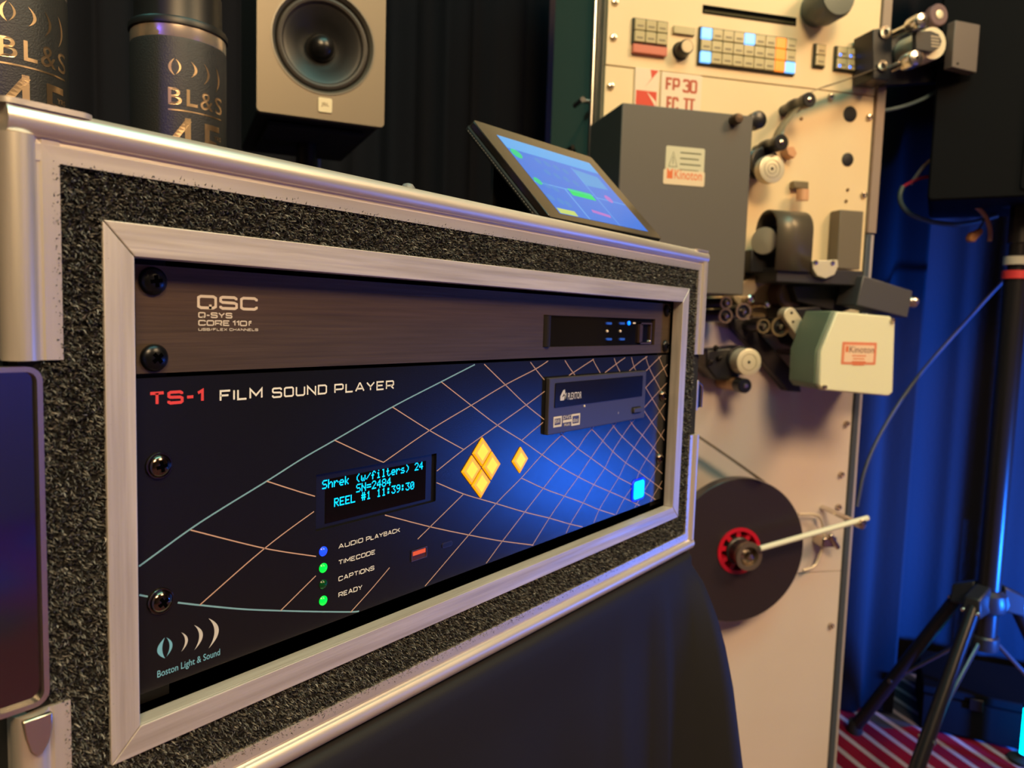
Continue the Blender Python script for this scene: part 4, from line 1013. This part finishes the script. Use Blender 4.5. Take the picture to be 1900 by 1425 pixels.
for r in (16, 9): MB().ring((x, -62.8, z), (0, -1, 0), r, r-1, .8).build('disc_ring', mat('disc_line', (150, 136, 108), .5), o)
MB().lathe((x, -62.8, z), (0, -1, 0), [(3, 0), (2, 1.5), (0, 1.6)], 12).build('disc_screw', dsteel(), o)
x0, z1 = J(1470, 282, -20); MB().prism([(x0-14, z1+8), (x0+2, z1+10), (x0+10, z1-2), (x0+4, z1-12), (x0-10, z1-6)], -22, -2).build('cam_block', mat('salmon_cam', (214, 160, 120), .4), pj, bevel=2)
# pink buffer roller
x, z = J(1487, 344, -14); mb = MB(); mb.box(x-16, x+16, -14, 0, z-6, z+8); mb.build('buffer_bracket', mat('olive_grey', (128, 116, 92), .4, .4), pj, bevel=2)
x, z = J(1489, 362, -26); MB().cyl((x, -26, z+10), (x, -26, z-10), 11).build('buffer_roller', mat('salmon_roller', (222, 168, 130), .35), pj)
# lens shroud: a sheet arching over the lens, open to the left
shm = mat('shroud_grey', (102, 94, 82), .38, .35)
yF = -118
xa, za = J(1440, 470, yF); xb = J(1506, 470, yF)[0]; zA = J(1470, 425, yF)[1]; zB = J(1475, 503, yF)[1]; rad = 34
pr = [(yF, zB)]+[(yF+rad-rad*math.cos(math.radians(t)), zA+rad*math.sin(math.radians(t))) for t in range(0, 181, 12)]+[(yF+2*rad, zA-30)]
mb = MB(); mb.grid(lambda u, v: (xa+u*(xb-xa), pr[int(round(v*(len(pr)-1)))][0], pr[int(round(v*(len(pr)-1)))][1]), 1, len(pr)-1)
mb.build('lens_shroud', shm, pj, solid=3, ang=60)
x, z = J(1418, 447, -85); 
ln_ = MB().lathe((x, -85, z), (.8, .6, 0), [(23, 0), (25, 2), (25, 40), (30, 42), (30, 70)], 36).build('lens_barrel', mat('lens_black', (30, 30, 34), .35, .5), pj)
MB().lathe((x-.2, -85.2, z), (-.8, -.6, 0), [(24, 0), (23, 2), (21, 2.4), (0, 4)], 36).build('lens_glass', mat('lens_face', (240, 232, 210), .4, .75), ln_)
x0, z0 = J(1392, 505, -70); x1, z1 = J(1442, 470, -70)
MB().box(x0, x1+50, -70, -2, z0, z1+4).build('lens_block', mat('dark_block', (30, 29, 33), .45), pj, bevel=2)
x0, z0 = J(1552, 498, -30); x1, z1 = J(1603, 392, -30)
MB().box(x0, x1, -30, -1, z0, z1).build('mount_block', mat('taupe_block', (112, 102, 88), .45), pj, bevel=1.5)
# lens carrier ledge and focus arm
x0, z0 = J(1440, 523, -112); x1, z1 = J(1602, 503, -112)
MB().box(x0, x1, -112, -30, z0, z1).build('carrier_ledge', mat('slate_ledge', (62, 60, 64), .4, .3), pj, bevel=2)
mb = MB().prism([J(u, v, -120) for u, v in ((1506, 484), (1552, 482), (1553, 494), (1546, 510), (1530, 517), (1514, 512), (1506, 499))], -124, -113); hm = mb.build('half_moon_plate', ivory(), pj, bevel=1.2)
for u, v in ((1514, 487), (1545, 488)): x, z = J(u, v, -125); MB().lathe((x, -124, z), (0, -1, 0), [(4.5, 0), (4, 2), (0, 2.4)], 14).build('screw', steel(), hm)
mb = MB().prism([J(u, v, -128) for u, v in ((1602, 511), (1694, 540), (1684, 590), (1589, 566))], -128, -70); ar = mb.build('focus_arm', mat('slate_arm', (84, 82, 86), .42, .2), pj, bevel=2)
x, z = J(1696, 557, -110); MB().lathe((x-10, -105, z), (.97, 0, -.25), [(6, 0), (11, 8), (11, 16), (8, 19), (0, 20)], 24).build('focus_knob', steel(), ar)
mb = MB().prism([J(u, v, -60) for u, v in ((1470, 530), (1560, 528), (1600, 545), (1585, 572), (1560, 580), (1480, 560))], -60, -10); mb.build('carrier_body', mat('carrier_grey', (44, 42, 46), .5), pj, bevel=2)  # one even dark grey for the carrier
x0, z0 = J(1398, 545, -40); x1, z1 = J(1466, 524, -40)
mb = MB().prism([J(u, v, -45) for u, v in ((1360, 552), (1378, 522), (1410, 506), (1442, 500), (1442, 520), (1412, 532), (1392, 556), (1372, 570))], -45, -4); mb.build('film_guide', mat('beige_guide', (176, 156, 128), .4, .3), pj, bevel=3)
x, z = J(1470, 545, -40); MB().lathe((x, -6, z), (0, -1, 0), [(30, 0), (30, 30), (26, 34), (0, 34)], 32).build('intermittent_drum', mat('warm_taupe', (128, 104, 88), .4, .3), pj)
# screws and caps on the left of the gate
for u, v, r in ((1345, 513, 9.5), (1374, 471, 5.5), (1372, 493, 6), (1378, 509, 6), (1344, 534, 6), (1395, 555, 8), (1426, 566, 6), (1508, 573, 5), (1480, 655, 7)):
    x, z = J(u, v, -70); MB().lathe((x, -8, z), (0, -1, 0), [(r*.8, 0), (r*.8, 52), (r, 54), (r, 60), (r*.6, 62), (r*.55, 60), (0, 60)], 18).build('round_cap', nickel(), pj)
# small ring rollers
for u, v, r in ((1378, 578, 15), (1345, 586, 13), (1346, 562, 11), (1446, 606, 18), (1415, 605, 13)):
    o = roller(u, v, r*.86, -82, rb, groove=False, name='guide_roller')
    x, z = J(u, v, -83); MB().ring((x, -82.5, z), (0, -1, 0), r, r*.8, 4).build('roller_rim', mat('bronze_rim', (176, 150, 120), .3, .8), o)
    MB().lathe((x, -82.5, z), (0, -1, 0), [(5, 0), (5, 5), (3.5, 7), (0, 7.4)], 14).build('axle_cap', nickel(), o)
mb = MB().prism([J(u, v, -30) for u, v in ((1362, 590), (1384, 592), (1430, 640), (1482, 700), (1488, 728), (1462, 726), (1396, 646), (1364, 612))], -30, -6); mb.build('linkage_bar', mat('dark_linkage', (48, 42, 46), .45), pj, bevel=3)
mb = MB().prism([J(u, v, -60) for u, v in ((1450, 572), (1512, 568), (1530, 600), (1508, 650), (1478, 640), (1462, 610))], -75, -6); mb.build('pressure_block', mat('pressure_black', (26, 25, 30), .4), pj, bevel=3)
# slanted ivory shoe with four screws
c0 = np.array(J(1466, 583, -98)); c1 = np.array(J(1493, 621, -98)); dv = (c1-c0)/np.linalg.norm(c1-c0); pv = np.array([-dv[1], dv[0]]); rw = 13
pts = [c0+dv*(-rw*math.cos(t))*.9+pv*rw*math.sin(t) for t in np.linspace(-1.57, 1.57, 7)]+[c1+dv*(rw*math.cos(t))*.9+pv*rw*math.sin(t) for t in np.linspace(1.57, -1.57, 7)]
sh_ = MB().prism([tuple(p) for p in pts], -98, -76).build('film_shoe', ivory(), pj, bevel=1.5)
for t_, s_ in ((0, .3), (.3, -.3), (.72, .25), (1, -.2)):
    p = c0+(c1-c0)*t_+pv*rw*s_; MB().lathe((p[0], -98, p[1]), (0, -1, 0), [(2.6, 0), (2, 1.4), (0, 1.5)], 12).build('screw', dsteel(), sh_)
# cream cover with a grey-green housing behind it
yC = -196
cov = [J(u, v, yC) for u, v in ((1553, 578), (1652, 587), (1661, 597), (1657, 728), (1649, 735), (1527, 724), (1520, 714), (1523, 652))]
gh = MB().prism([(x-1.5, z+1.0) for x, z in cov], yC+12, -112).build('reader_housing', mat('sage_housing', (122, 134, 112), .5), pj, bevel=2)
MB().prism([J(u, v, -92) for u, v in ((1560, 600), (1640, 604), (1636, 715), (1540, 708))], -111.5, -2).build('housing_bracket', mat('pressure_black', (26, 25, 30), .4), pj)
cv = MB().prism(cov, yC, yC+12).build('cream_cover', cream2(), gh, bevel=2.5)
for u, v in ((1655, 595), (1529, 718)): jscrew(u, v, 4.5, yC)
x0, z1 = J(1563, 634, yC); x1, z0 = J(1624, 677, yC)
mb = MB().prism(rrect(x0, x1, z0, z1, 2), yC-.5, yC-.05); s1 = mb.build('maker_label', mat('label_salmon', (226, 134, 100), .5), gh)
MB().prism(rrect(x0+5, x1-5, z0+4, z1-5, 1), yC-.8, yC-.4).build('label_face', mat('label_pale', (240, 206, 176), .5), gh)
mb = MB(); put_text(mb, 'Kinoton', x0+14, x1-5, z1-18, z1-7, on_panel(yC-.95), .006); mb.build('lettering', mat('maroon_print', (120, 70, 60), .5), gh, smooth=False, label='dark Kinoton lettering')
mb = MB(); mb.prism([(x0+7, z1-17), (x0+12, z1-17), (x0+12, z1-7), (x0+7, z1-7)], yC-1, yC-.85)
for k in range(4): mb.ribbon([(x0+20+2*(k % 2), z1-23-5*k), (x1-20-3*(k % 2), z1-23-5*k)], 1.8, on_panel(yC-.95))
mb.build('label_print', mat('orange_print', (222, 110, 60), .5), gh, smooth=False)
# lower sprocket group
mb = MB().prism([J(u, v, -40) for u, v in ((1306, 648), (1372, 642), (1382, 676), (1360, 706), (1322, 704), (1304, 680))], -52, -4); mb.build('lower_sprocket_housing', mat('housing_black', (26, 25, 29), .4), pj, bevel=4)
roller(1374, 668, 26, -56, rb, name='sprocket')
o = roller(1390, 672, 24, -84, ivory(), y0=-58, name='sprocket_disc', groove=False)
x, z = J(1390, 672, -85); MB().ring((x, -84.8, z), (0, -1, 0), 15, 14, .8).build('disc_ring', mat('disc_line', (150, 136, 108), .5), o)
MB().lathe((x, -84.8, z), (0, -1, 0), [(3, 0), (2, 1.5), (0, 1.6)], 12).build('disc_screw', dsteel(), o)
x, z = J(1383, 716, -90); MB().lathe((x, -4, z), (0, -1, 0), [(13, 0), (13, 62)], 24).build('idler_sleeve', mat('tan_sleeve', (178, 140, 104), .35, .4), pj)
o = MB().lathe((x, -66.2, z), (0, -1, 0), [(13.5, 0), (13.5, 22), (12, 24), (0, 24)], 24).build('idler_end', rb, pj)
MB().lathe((x, -90.2, z), (0, -1, 0), [(5, 0), (4, 2), (0, 2.4)], 14).build('axle_cap', nickel(), o)
for u, v in ((1334, 665), (1318, 672), (1328, 645)): jscrew(u, v, 5, -54, dsteel())
# take-up spindle arm with white rod and wire guards
p0 = J(1410, 1018, -105); p1 = J(1610, 961, -105)
MB().cyl((p0[0], -105, p0[1]), (p1[0], -105, p1[1]), 5.2, n=16).build('white_rod', mat('white_rod', (232, 232, 214), .35), pj)
b0 = J(1538, 946, -20); b1 = J(1597, 972, -108)
MB().tube([(b0[0], 0, b0[1]), (b0[0], -20, b0[1]), (b1[0]-4, -100, b1[1]), (b1[0], -113, b1[1])], 5.5).build('rod_bracket', steel(), pj)
MB().lathe((b1[0], -98, b1[1]), (0, -1, 0), [(9, 0), (9, 16), (6, 18)], 18).build('rod_clamp', nickel(), pj)
g1 = [J(u, v, -20) for u, v in ((1482, 954), (1516, 954), (1524, 962), (1529, 985), (1529, 1008), (1522, 1030), (1512, 1052), (1490, 1058))]
MB().tube([(x, -20, z) for x, z in g1], 3, sm=1).build('wire_guard', mat('ivory_wire', (222, 206, 186), .35, .2), pj)
x, z = J(1538, 1002, -30); mb = MB(); mb.box(x-16, x+16, -34, 0, z-14, z+6); mb.cyl((x-4, -36, z+14), (x+18, -36, z-16), 5); mb.build('guard_hinge', nickel(), pj, bevel=3)

# ================================================================== REEL AND FILM
rx, rz = J(1371, 1022, -62)
Rloc = JF.R@np.array([rx, 0, 0]); RO = np.array([JO[0], JO[1], 0])+Rloc
reel = thing('film_reel', 'dark reel of film with a red hub mounted low on the projector', 'film reel', (RO[0], RO[1], FLOOR+rz), JY)
MB().lathe((0, -26, 0), (0, -1, 0), [(44.2, 12), (135, 12), (136, 13), (136, 35), (135, 36), (44.2, 36), (44.2, 12)], 96, False).build('film_pack', mat('wound_film', (46, 38, 42), .32, 0, bump=(60, .2, .0005), spec=.6), reel)
hub = MB().ring((0, -30, 0), (0, -1, 0), 44, 37, 34, 48).build('hub', mat('red_hub', (196, 16, 44), .4), reel)
for k in range(9):
    a = 2*math.pi*k/9+.2
    MB().prism([(30*math.cos(a+s*.10)if 0 else r*math.cos(a+s), r*math.sin(a+s)) for r, s in ((26, -.16), (38, -.12), (38, .12), (26, .16))], -60, -38).build('hub_spoke', mat('red_hub', (196, 16, 44), .4), hub)
MB().lathe((0, -30, 0), (0, -1, 0), [(36.8, 0), (36.8, 8), (0, 8)], 40).build('hub_web', mat('hub_web', (92, 12, 30), .5), hub)
MB().lathe((0, -38.2, 0), (0, -1, 0), [(26, 0), (26, 26), (23, 28), (23, 50)], 36).build('core', mat('core_dark', (40, 36, 38), .4), reel)
x, z = J(1388, 1033, -118); lx, lz = 0.0, 0.0
MB().ring((0, -88.4, 0), (0, -1, 0), 26, 18, 10, 40).build('spindle_ring', mat('taupe_ring', (128, 114, 100), .35, .6), reel)
MB().lathe((0, -88.4, 0), (0, -1, 0), [(17.8, 0), (12, 3), (8, 5), (6, 14), (3.5, 15), (0, 15.4)], 28).build('spindle_nut', nickel(), reel)
sp_ = MB().cyl((0, -26.2, 0), (0, 4, 0), 9).build('spindle', dsteel(), reel)
# threaded film: ribbons standing out from the plate
filmm = mat('film_base', (150, 136, 112), .22, 0, spec=.7)
def film(label, pts, y0, y1):
    mb = MB(); P = [np.array(p) for p in pts]
    for _ in range(2):
        Q = [P[0]]
        for a, b in zip(P, P[1:]): Q += [a*.75+b*.25, a*.25+b*.75]
        P = Q+[P[-1]]
    n = len(P); c0_ = P[0]
    mb.grid(lambda u, v: (P[int(round(v*(n-1)))][0]-c0_[0], y0+u*(y1-y0), P[int(round(v*(n-1)))][1]-c0_[1]), 1, n-1)
    W_ = np.array([JO[0], JO[1], 0])+JF.R@np.array([c0_[0], 0, 0])
    o = mb.build('film_strip', filmm, None, solid=.4, ang=60)
    o.location = (W_[0]*S, W_[1]*S, (FLOOR+c0_[1])*S); o.rotation_euler = (0, 0, math.radians(JY))
    return tag(o, label, 'film strip', 'strips of threaded film')
film('taut film strip running from the projector down onto the reel', [J(1280, 800, -62), J(1340, 840, -62), J(1412, 891, -62)], -80, -45)
film('film strip running up over the topmost black roller of the projector', [J(1440, 268, -50), J(1447, 240, -50), J(1466, 215, -50), J(1484, 190, -50), J(1500, 170, -50), J(1560, 152, -50), J(1618, 131, -50)], -66, -32)

# ================================================================== TIMECODE READER ON THE PROJECTOR EDGE
def JW(u, v, y): x, z = J(u, v, y); p = np.array([JO[0], JO[1], 0])+JF.R@np.array([x, y, 0]); return p[0], p[1], FLOOR+z
rdx, rdz = J(1660, 150, -40)
W_ = np.array([JO[0], JO[1], 0])+JF.R@np.array([rdx, 0, 0])
rd = thing('film_reader', 'black film reader head with steel rollers and cream drum on the projector edge', 'film reader', (W_[0], W_[1], FLOOR+rdz), JY)
def K(u, v, y): x, z = J(u, v, y); return x-rdx, z-rdz
rm = mat('reader_black', (26, 26, 31), .4)
MB().prism([K(u, v, -60) for u, v in ((1620, 54), (1656, 50), (1655, 150), (1620, 146))], -60, -7).build('end_block', rm, rd, bevel=1.5)
MB().prism([K(u, v, -20) for u, v in ((1640, 60), (1772, 62), (1766, 150), (1640, 158))], -20, 0).build('back_plate', rm, rd, bevel=1)
for u, v, r in ((1642, 60, 11), (1637, 122, 10)):
    x, z = K(u, v, -62); o = MB().ring((x, -60.2, z), (0, -1, 0), r, r*.5, 4).build('bearing_ring', nickel(), rd)
    MB().lathe((x, -60.2, z), (0, -1, 0), [(r*.5, 0), (r*.4, 1.5), (0, 1.6)], 14).build('bearing_screw', dsteel(), o)
for u, v, r in ((1711, 38, 14.5), (1699, 108, 15)):
    x, z = K(u, v, -112); o = MB().lathe((x, -20, z), (0, -1, 0), [(7.5, 0), (7.5, 62), (r*.9, 64), (r, 68), (r, 90), (r*.85, 94), (r*.3, 96), (0, 96)], 32).build('tension_roller', steel(), rd)
    MB().lathe((x, -116, z), (0, -1, 0), [(3, 0), (3, .8), (0, .8)], 12).build('roller_screw', dsteel(), o)
x, z = K(1731, 80, -84); MB().lathe((x, -20.2, z), (0, -1, 0), [(29, 0), (29, 60), (28, 64), (0, 64)], 40).build('sound_drum', ivory(), rd)
mb = MB().prism([K(u, v, -96) for u, v in ((1700, 58), (1728, 57), (1742, 63), (1748, 76), (1744, 88), (1732, 96), (1700, 92))], -96, -85); hp = mb.build('head_plate', mat('head_grey', (62, 60, 62), .4), rd, bevel=1)
for k in range(4):
    x0, z0 = K(1727+k*.3, 67+k*6.0, -96); MB().box(x0, x0+18, -96.6, -96, z0-1.6, z0+1.2).build('head_mark', mat('head_mark', (176, 160, 140), .5), hp, smooth=False)
x, z = K(1743, 27, -70); o = MB().lathe((x, -10, z), (0, -1, 0), [(6, 0), (6, 44), (20, 46), (20, 58), (18, 60), (0, 60)], 36).build('idler_wheel', mat('mauve_rubber', (112, 86, 92), .5), rd)
MB().lathe((x, -70.2, z), (0, -1, 0), [(8, 0), (8, 1), (4, 2), (0, 1.2)], 24).build('wheel_hub', ivory(), o)
MB().box(x-10, x+10, -19.8, -2, z-60, z-8).build('wheel_arm', rm, rd, bevel=1)
c_ = [J(u, v, -95) for u, v in ((1773, 37), (1819, 46), (1812, 135), (1766, 124))]
cx0 = sum(p[0] for p in c_)/4; cz0 = min(p[1] for p in c_)
W_ = np.array([JO[0], JO[1], 0])+JF.R@np.array([cx0, 0, 0])
cb = thing('connector_box', 'small grey metal connector box beside the film reader drum', 'connector box', (W_[0], W_[1], FLOOR+cz0), JY)
MB().prism([(x-cx0, z-cz0) for x, z in c_], -95, -76).build('shell', mat('taupe_shell', (106, 98, 96), .45, .2), cb, bevel=1.2)
x, z = J(1826, 79, -70); x -= cx0; z -= cz0
o = MB().box(x-12, x+9, -76, -58, z-12, z+12).build('plug', mat('plug_metal', (190, 170, 120), .25, 1), cb, bevel=2)
for k in range(3): MB().box(x-9+6*k, x-6+6*k, -77.2, -75.8, z-9, z+9).build('plug_rib', dsteel(), o)
x2, z2 = J(1777, 118, -95); MB().lathe((x2-cx0, -95, z2-cz0), (0, -1, 0), [(2.5, 0), (2, 1), (0, 1.1)], 12).build('screw', dsteel(), cb)
MB().box(-34, -6, -75.5, -6, 30, 56).build('support_bar', mat('reader_black', (26, 26, 31), .4), cb, bevel=1)

# ================================================================== CABLES
def cable(name, label, pts, r, m, n=10, sm=2):
    P = np.array(pts); c0 = P[0].copy()
    o = MB().tube([tuple(p-c0) for p in P], r, n, sm).build(name, m, None, ang=80)
    o.location = [c*S for c in c0]; return tag(o, label, 'cable', 'cables around the projector')
gcab = mat('grey_cable', (98, 116, 122), .45)
cable('signal_cable', 'grey cable from the projector right edge up to the reader', [JW(1634, 206, 8), JW(1660, 202, -4), JW(1700, 190, -10), JW(1735, 172, -14), JW(1764, 152, -12)], 3.6, gcab)
cable('power_lead', 'thin dark lead sweeping from the projector right edge up past the tripod', [JW(1590, 940, 30), JW(1604, 866, 40), JW(1640, 790, 60), JW(1700, 700, 90), JW(1780, 610, 110), JW(1880, 500, 120), JW(1990, 400, 120)], 4, mat('slate_lead', (60, 66, 84), .5))

# ================================================================== TRIPOD STAND WITH LOUDSPEAKER
TD = 1560
hub_w = UD(1838, 1105, TD); TPX, TPY = hub_w[0]-2, hub_w[1]+4
HZ = hub_w[2]-FLOOR
tri = thing('tripod_stand', 'black tripod speaker stand with white and red tape bands on its pole', 'tripod stand', (TPX, TPY, FLOOR))
tm = mat('tripod_black', (40, 38, 42), .3, .4)
z_top = UD(1865, 392, TD)[2]-FLOOR
z_step = UD(1858, 455, TD)[2]-FLOOR
MB().cyl((0, 0, HZ-110), (0, 0, z_step-60), 22, n=28).build('outer_tube', tm, tri)
MB().cyl((0, 0, z_step-62), (0, 0, z_top-30), 17.5, n=28).build('inner_tube', tm, tri)
MB().lathe((0, 0, z_step-4), (0, 0, 1), [(18.5, 0), (21, 2), (21, 48), (18, 52)], 28).build('collar', mat('collar_black', (24, 24, 28), .4), tri)
for v, m_, nm in ((488, mat('white_tape', (214, 204, 190), .5), 'white tape band'), (513, mat('red_tape', (226, 60, 64), .5), 'red tape band')):
    zc_ = UD(1853, v, TD)[2]-FLOOR; MB().ring((0, 0, zc_-8), (0, 0, 1), 25.5 if v > 500 else 24.5, 17, 16).build('tape_band', m_, tri, label=nm)
for v in (440, 525):
    zc_ = UD(1853, v, TD)[2]-FLOOR; MB().lathe((12, -20, zc_), (.45, -.9, 0), [(4, 0), (4, 16), (10, 18), (10, 30), (6, 33)], 16).build('clamp_knob', mat('knob_steel', (120, 124, 134), .3, .8), tri)
MB().lathe((0, 0, HZ-34), (0, 0, 1), [(26, 0), (34, 6), (38, 22), (34, 40), (25, 48)], 28).build('hub', mat('hub_plastic', (36, 40, 48), .35), tri)
RGT = np.array([.6053, -.7960, 0]); FWD = np.array([.7976, .6032, 0])
feet = [RGT*-150+FWD*212, RGT*-235+FWD*-150, RGT*250+FWD*-40]
legm = mat('leg_black', (34, 33, 40), .3, .4)
for ft in feet:
    t_ = ft/np.linalg.norm(ft); c_, s_ = t_[0], t_[1]
    p0 = t_*48+np.array([0, 0, HZ-4]); p1 = ft+np.array([0, 0, 14])
    lg = MB().tube([tuple(p0), tuple(p1)], 14, 16).build('leg', legm, tri)
    MB().lathe(tuple(p1-np.array([0, 0, 14])), (0, 0, 1), [(16, 0), (17, 6), (15, 30)], 18).build('rubber_foot', mat('foot_rubber', (16, 16, 18), .7), lg)
    mb = MB(); w_ = np.array([-s_, c_, 0])*19
    A = t_*22; B = t_*66
    mb.add([tuple(A-w_+[0, 0, HZ-26]), tuple(A+w_+[0, 0, HZ-26]), tuple(B+w_+[0, 0, HZ-34]), tuple(B-w_+[0, 0, HZ-34]), tuple(A-w_*.8+[0, 0, HZ+26]), tuple(A+w_*.8+[0, 0, HZ+26]), tuple(B+w_*.8+[0, 0, HZ+6]), tuple(B-w_*.8+[0, 0, HZ+6])],
           [(0, 3, 2, 1), (4, 5, 6, 7), (0, 1, 5, 4), (1, 2, 6, 5), (2, 3, 7, 6), (3, 0, 4, 7)])
    yk = mb.build('leg_yoke', mat('hub_plastic', (36, 40, 48), .35), tri, bevel=4)
    for sgn in (-1, 1):
        p = B+w_*.75*sgn+np.array([0, 0, HZ-22]); MB().lathe(tuple(p), tuple(t_), [(4.5, 0), (4.5, 3), (3, 5), (0, 5.4)], 12).build('yoke_bolt', steel(), yk)
    m0 = p0+(p1-p0)*.62; MB().tube([tuple(np.array([0, 0, HZ-95])+t_*20), tuple(m0)], 4.5).build('brace', mat('brace_steel', (120, 124, 130), .25, .9), tri)
    MB().lathe(tuple(m0+np.array([0, 0, -2])), tuple(np.cross(t_, [0, 0, 1])), [(5, -16), (5, 16)], 12).build('brace_bolt', steel(), tri)
MB().lathe((0, 0, HZ-112), (0, 0, 1), [(26, 0), (27, 4), (27, 26), (24, 30)], 24).build('brace_collar', mat('hub_plastic', (36, 40, 48), .35), tri)
# loudspeaker on the pole
LZ = FLOOR+z_top+.4
ls = thing('loudspeaker', 'black loudspeaker cabinet on top of the tripod pole at the right edge', 'loudspeaker', (TPX, TPY, LZ), -82)
lm = mat('cabinet_black', (8, 9, 15), .7, bump=(900, .3, .0004), spec=.12)
xl_ = Frame((TPX, TPY, LZ), -82).px(1733, 200, -120)[0]
MB().prism(rrect(xl_, xl_+330, 0, 560, 10), -120, 150).build('cabinet', lm, ls, bevel=4)
MB().prism(rrect(xl_+150, xl_+316, 14, 546, 6), -124, -120.2).build('grille', mat('grille_black', (8, 9, 15), .8, bump=(1500, .4, .0004), spec=.12), ls)
MB().lathe((0, 0, -30), (0, 0, 1), [(20.5, 0), (20.5, 29), (34, 29.2), (34, 29.8)], 24).build('pole_cup', dsteel(), ls)
MB().box(xl_-.2, xl_+2, 40, 80, 60, 100).build('terminal_plate', mat('terminal_plate', (60, 60, 66), .4), ls)
def LW(u, v, d): return UD(u, v, d)
p_end = LW(1728, 298, 1585)
cable('speaker_cable', 'grey speaker cable looping below the right loudspeaker', [LW(1675, 346, 1560), LW(1668, 364, 1560), LW(1674, 385, 1565), LW(1695, 402, 1572), LW(1735, 414, 1590), LW(1790, 418, 1610), LW(1850, 400, 1600)], 5.2, mat('slate_cable', (72, 92, 98), .4))
cable('speaker_wire', 'white bare wire end rising to the right loudspeaker', [LW(1690, 342, 1560), LW(1703, 322, 1545), LW(1718, 304, 1545), LW(1733, 292, 1552)], 3.4, mat('white_wire', (226, 220, 204), .5))
cable('speaker_wire', 'red wire end reaching to the right loudspeaker', [LW(1675, 347, 1560), LW(1690, 338, 1550), LW(1708, 330, 1545), LW(1733, 326, 1552)], 3.4, mat('red_wire', (206, 48, 76), .5))
cable('jumper_cable', 'short tan and grey cable with an orange plug hanging beside the pole', [LW(1806, 380, 1540), LW(1822, 392, 1540), LW(1834, 412, 1542), LW(1838, 432, 1545), LW(1836, 448, 1548)], 4.6, mat('tan_cable', (196, 150, 136), .5))
c = LW(1808, 436, 1540); t = thing('cable_tag', 'orange-tan rubber plug dangling beside the tripod pole', 'plug', c, -40)
MB().prism([(-17, -8), (-12, -15), (-2, -15), (5, -6), (14, 2), (16, 10), (11, 14), (2, 9), (-12, 4)], -7, 7).build('tag_body', mat('orange_rubber', (206, 146, 96), .5), t, bevel=4, seg=3)
MB().tube([(8, 0, 10), (16, 0, 22), (22, 0, 40)], 2).build('tag_cord', mat('slate_lead', (60, 66, 84), .5), t)

# ================================================================== FLOOR FIXTURES AT THE RIGHT
c = UD(1904, 1350, 1700)
lt = thing('led_uplight', 'slim glowing cyan light tube standing on the floor at the right edge', 'light tube', (c[0], c[1], FLOOR))
h_ = UD(1897, 1312, 1700)[2]-FLOOR
MB().lathe((0, 0, 0), (0, 0, 1), [(30, 0), (30, 8), (12, 14), (12, 20)], 24).build('foot', blackm(), lt)
MB().cyl((0, 0, 20), (0, 0, h_), 8, n=20).build('tube', mat('led_cyan', (0, 220, 230), .3, emit=((0, 205, 235), 6)), lt)
MB().cyl((0, 0, h_), (0, 0, h_+10), 9, n=20).build('end_cap', blackm(), lt)
tk = thing('equipment_trunk', 'dark blue-black equipment trunk on the carpet behind the tripod', 'trunk', (2010, -250, FLOOR), -78)
tkm = mat('trunk_black', (5, 5, 8), .8, spec=.1)
MB().box(-230, 260, -110, 110, 6, 92).build('body', tkm, tk, bevel=4)
MB().box(-232, 262, -112, 112, 94, 116).build('lid', tkm, tk, bevel=4)
for x in (-120, 140):
    MB().box(x-14, x+14, -117, -110.5, 78, 106).build('latch', dsteel(), tk, bevel=1)
for x in (-215, 245):
    for y in (-95, 95): MB().cyl((x, y, 0), (x, y, 6.2), 10).build('foot', blackm(), tk)

# LED wash fixture standing out of frame to the right: the blue lamp of the booth
bw = thing('led_wash', 'low blue LED wash panel on floor feet off to the right', 'stage light', (3150, -1500, FLOOR), 0)
bw.rotation_euler = (0, 0, math.atan2(1.35, -2.5)+math.pi/2)
MB().box(-450, 450, 22, 66, -FLOOR-790, -FLOOR-320).build('housing', blackm(), bw, bevel=6)
for x in (-340, 340): MB().box(x-30, x+30, -60, 140, 0, 6.5).build('foot', blackm(), bw)
for nm, x, y, sx, sy in (('warm square ceiling light panel to the right of the booth', 1000, -2000, 700, 700), ('warm square ceiling light panel to the left of the booth', -1000, -1700, 800, 800), ('long pale ceiling light over the table', 250, -750, 1700, 800), ('small housing for the added fill light behind the table', -700, 1000, 600, 400)):
    cl = thing('ceiling_light', nm, 'ceiling light', (x, y, CEIL), 0, 'ceiling lights')
    MB().box(-sx/2-30, sx/2+30, -sy/2-30, sy/2+30, -30, -1).build('housing', mat('fixture_white', (214, 210, 204), .6), cl, bevel=3)
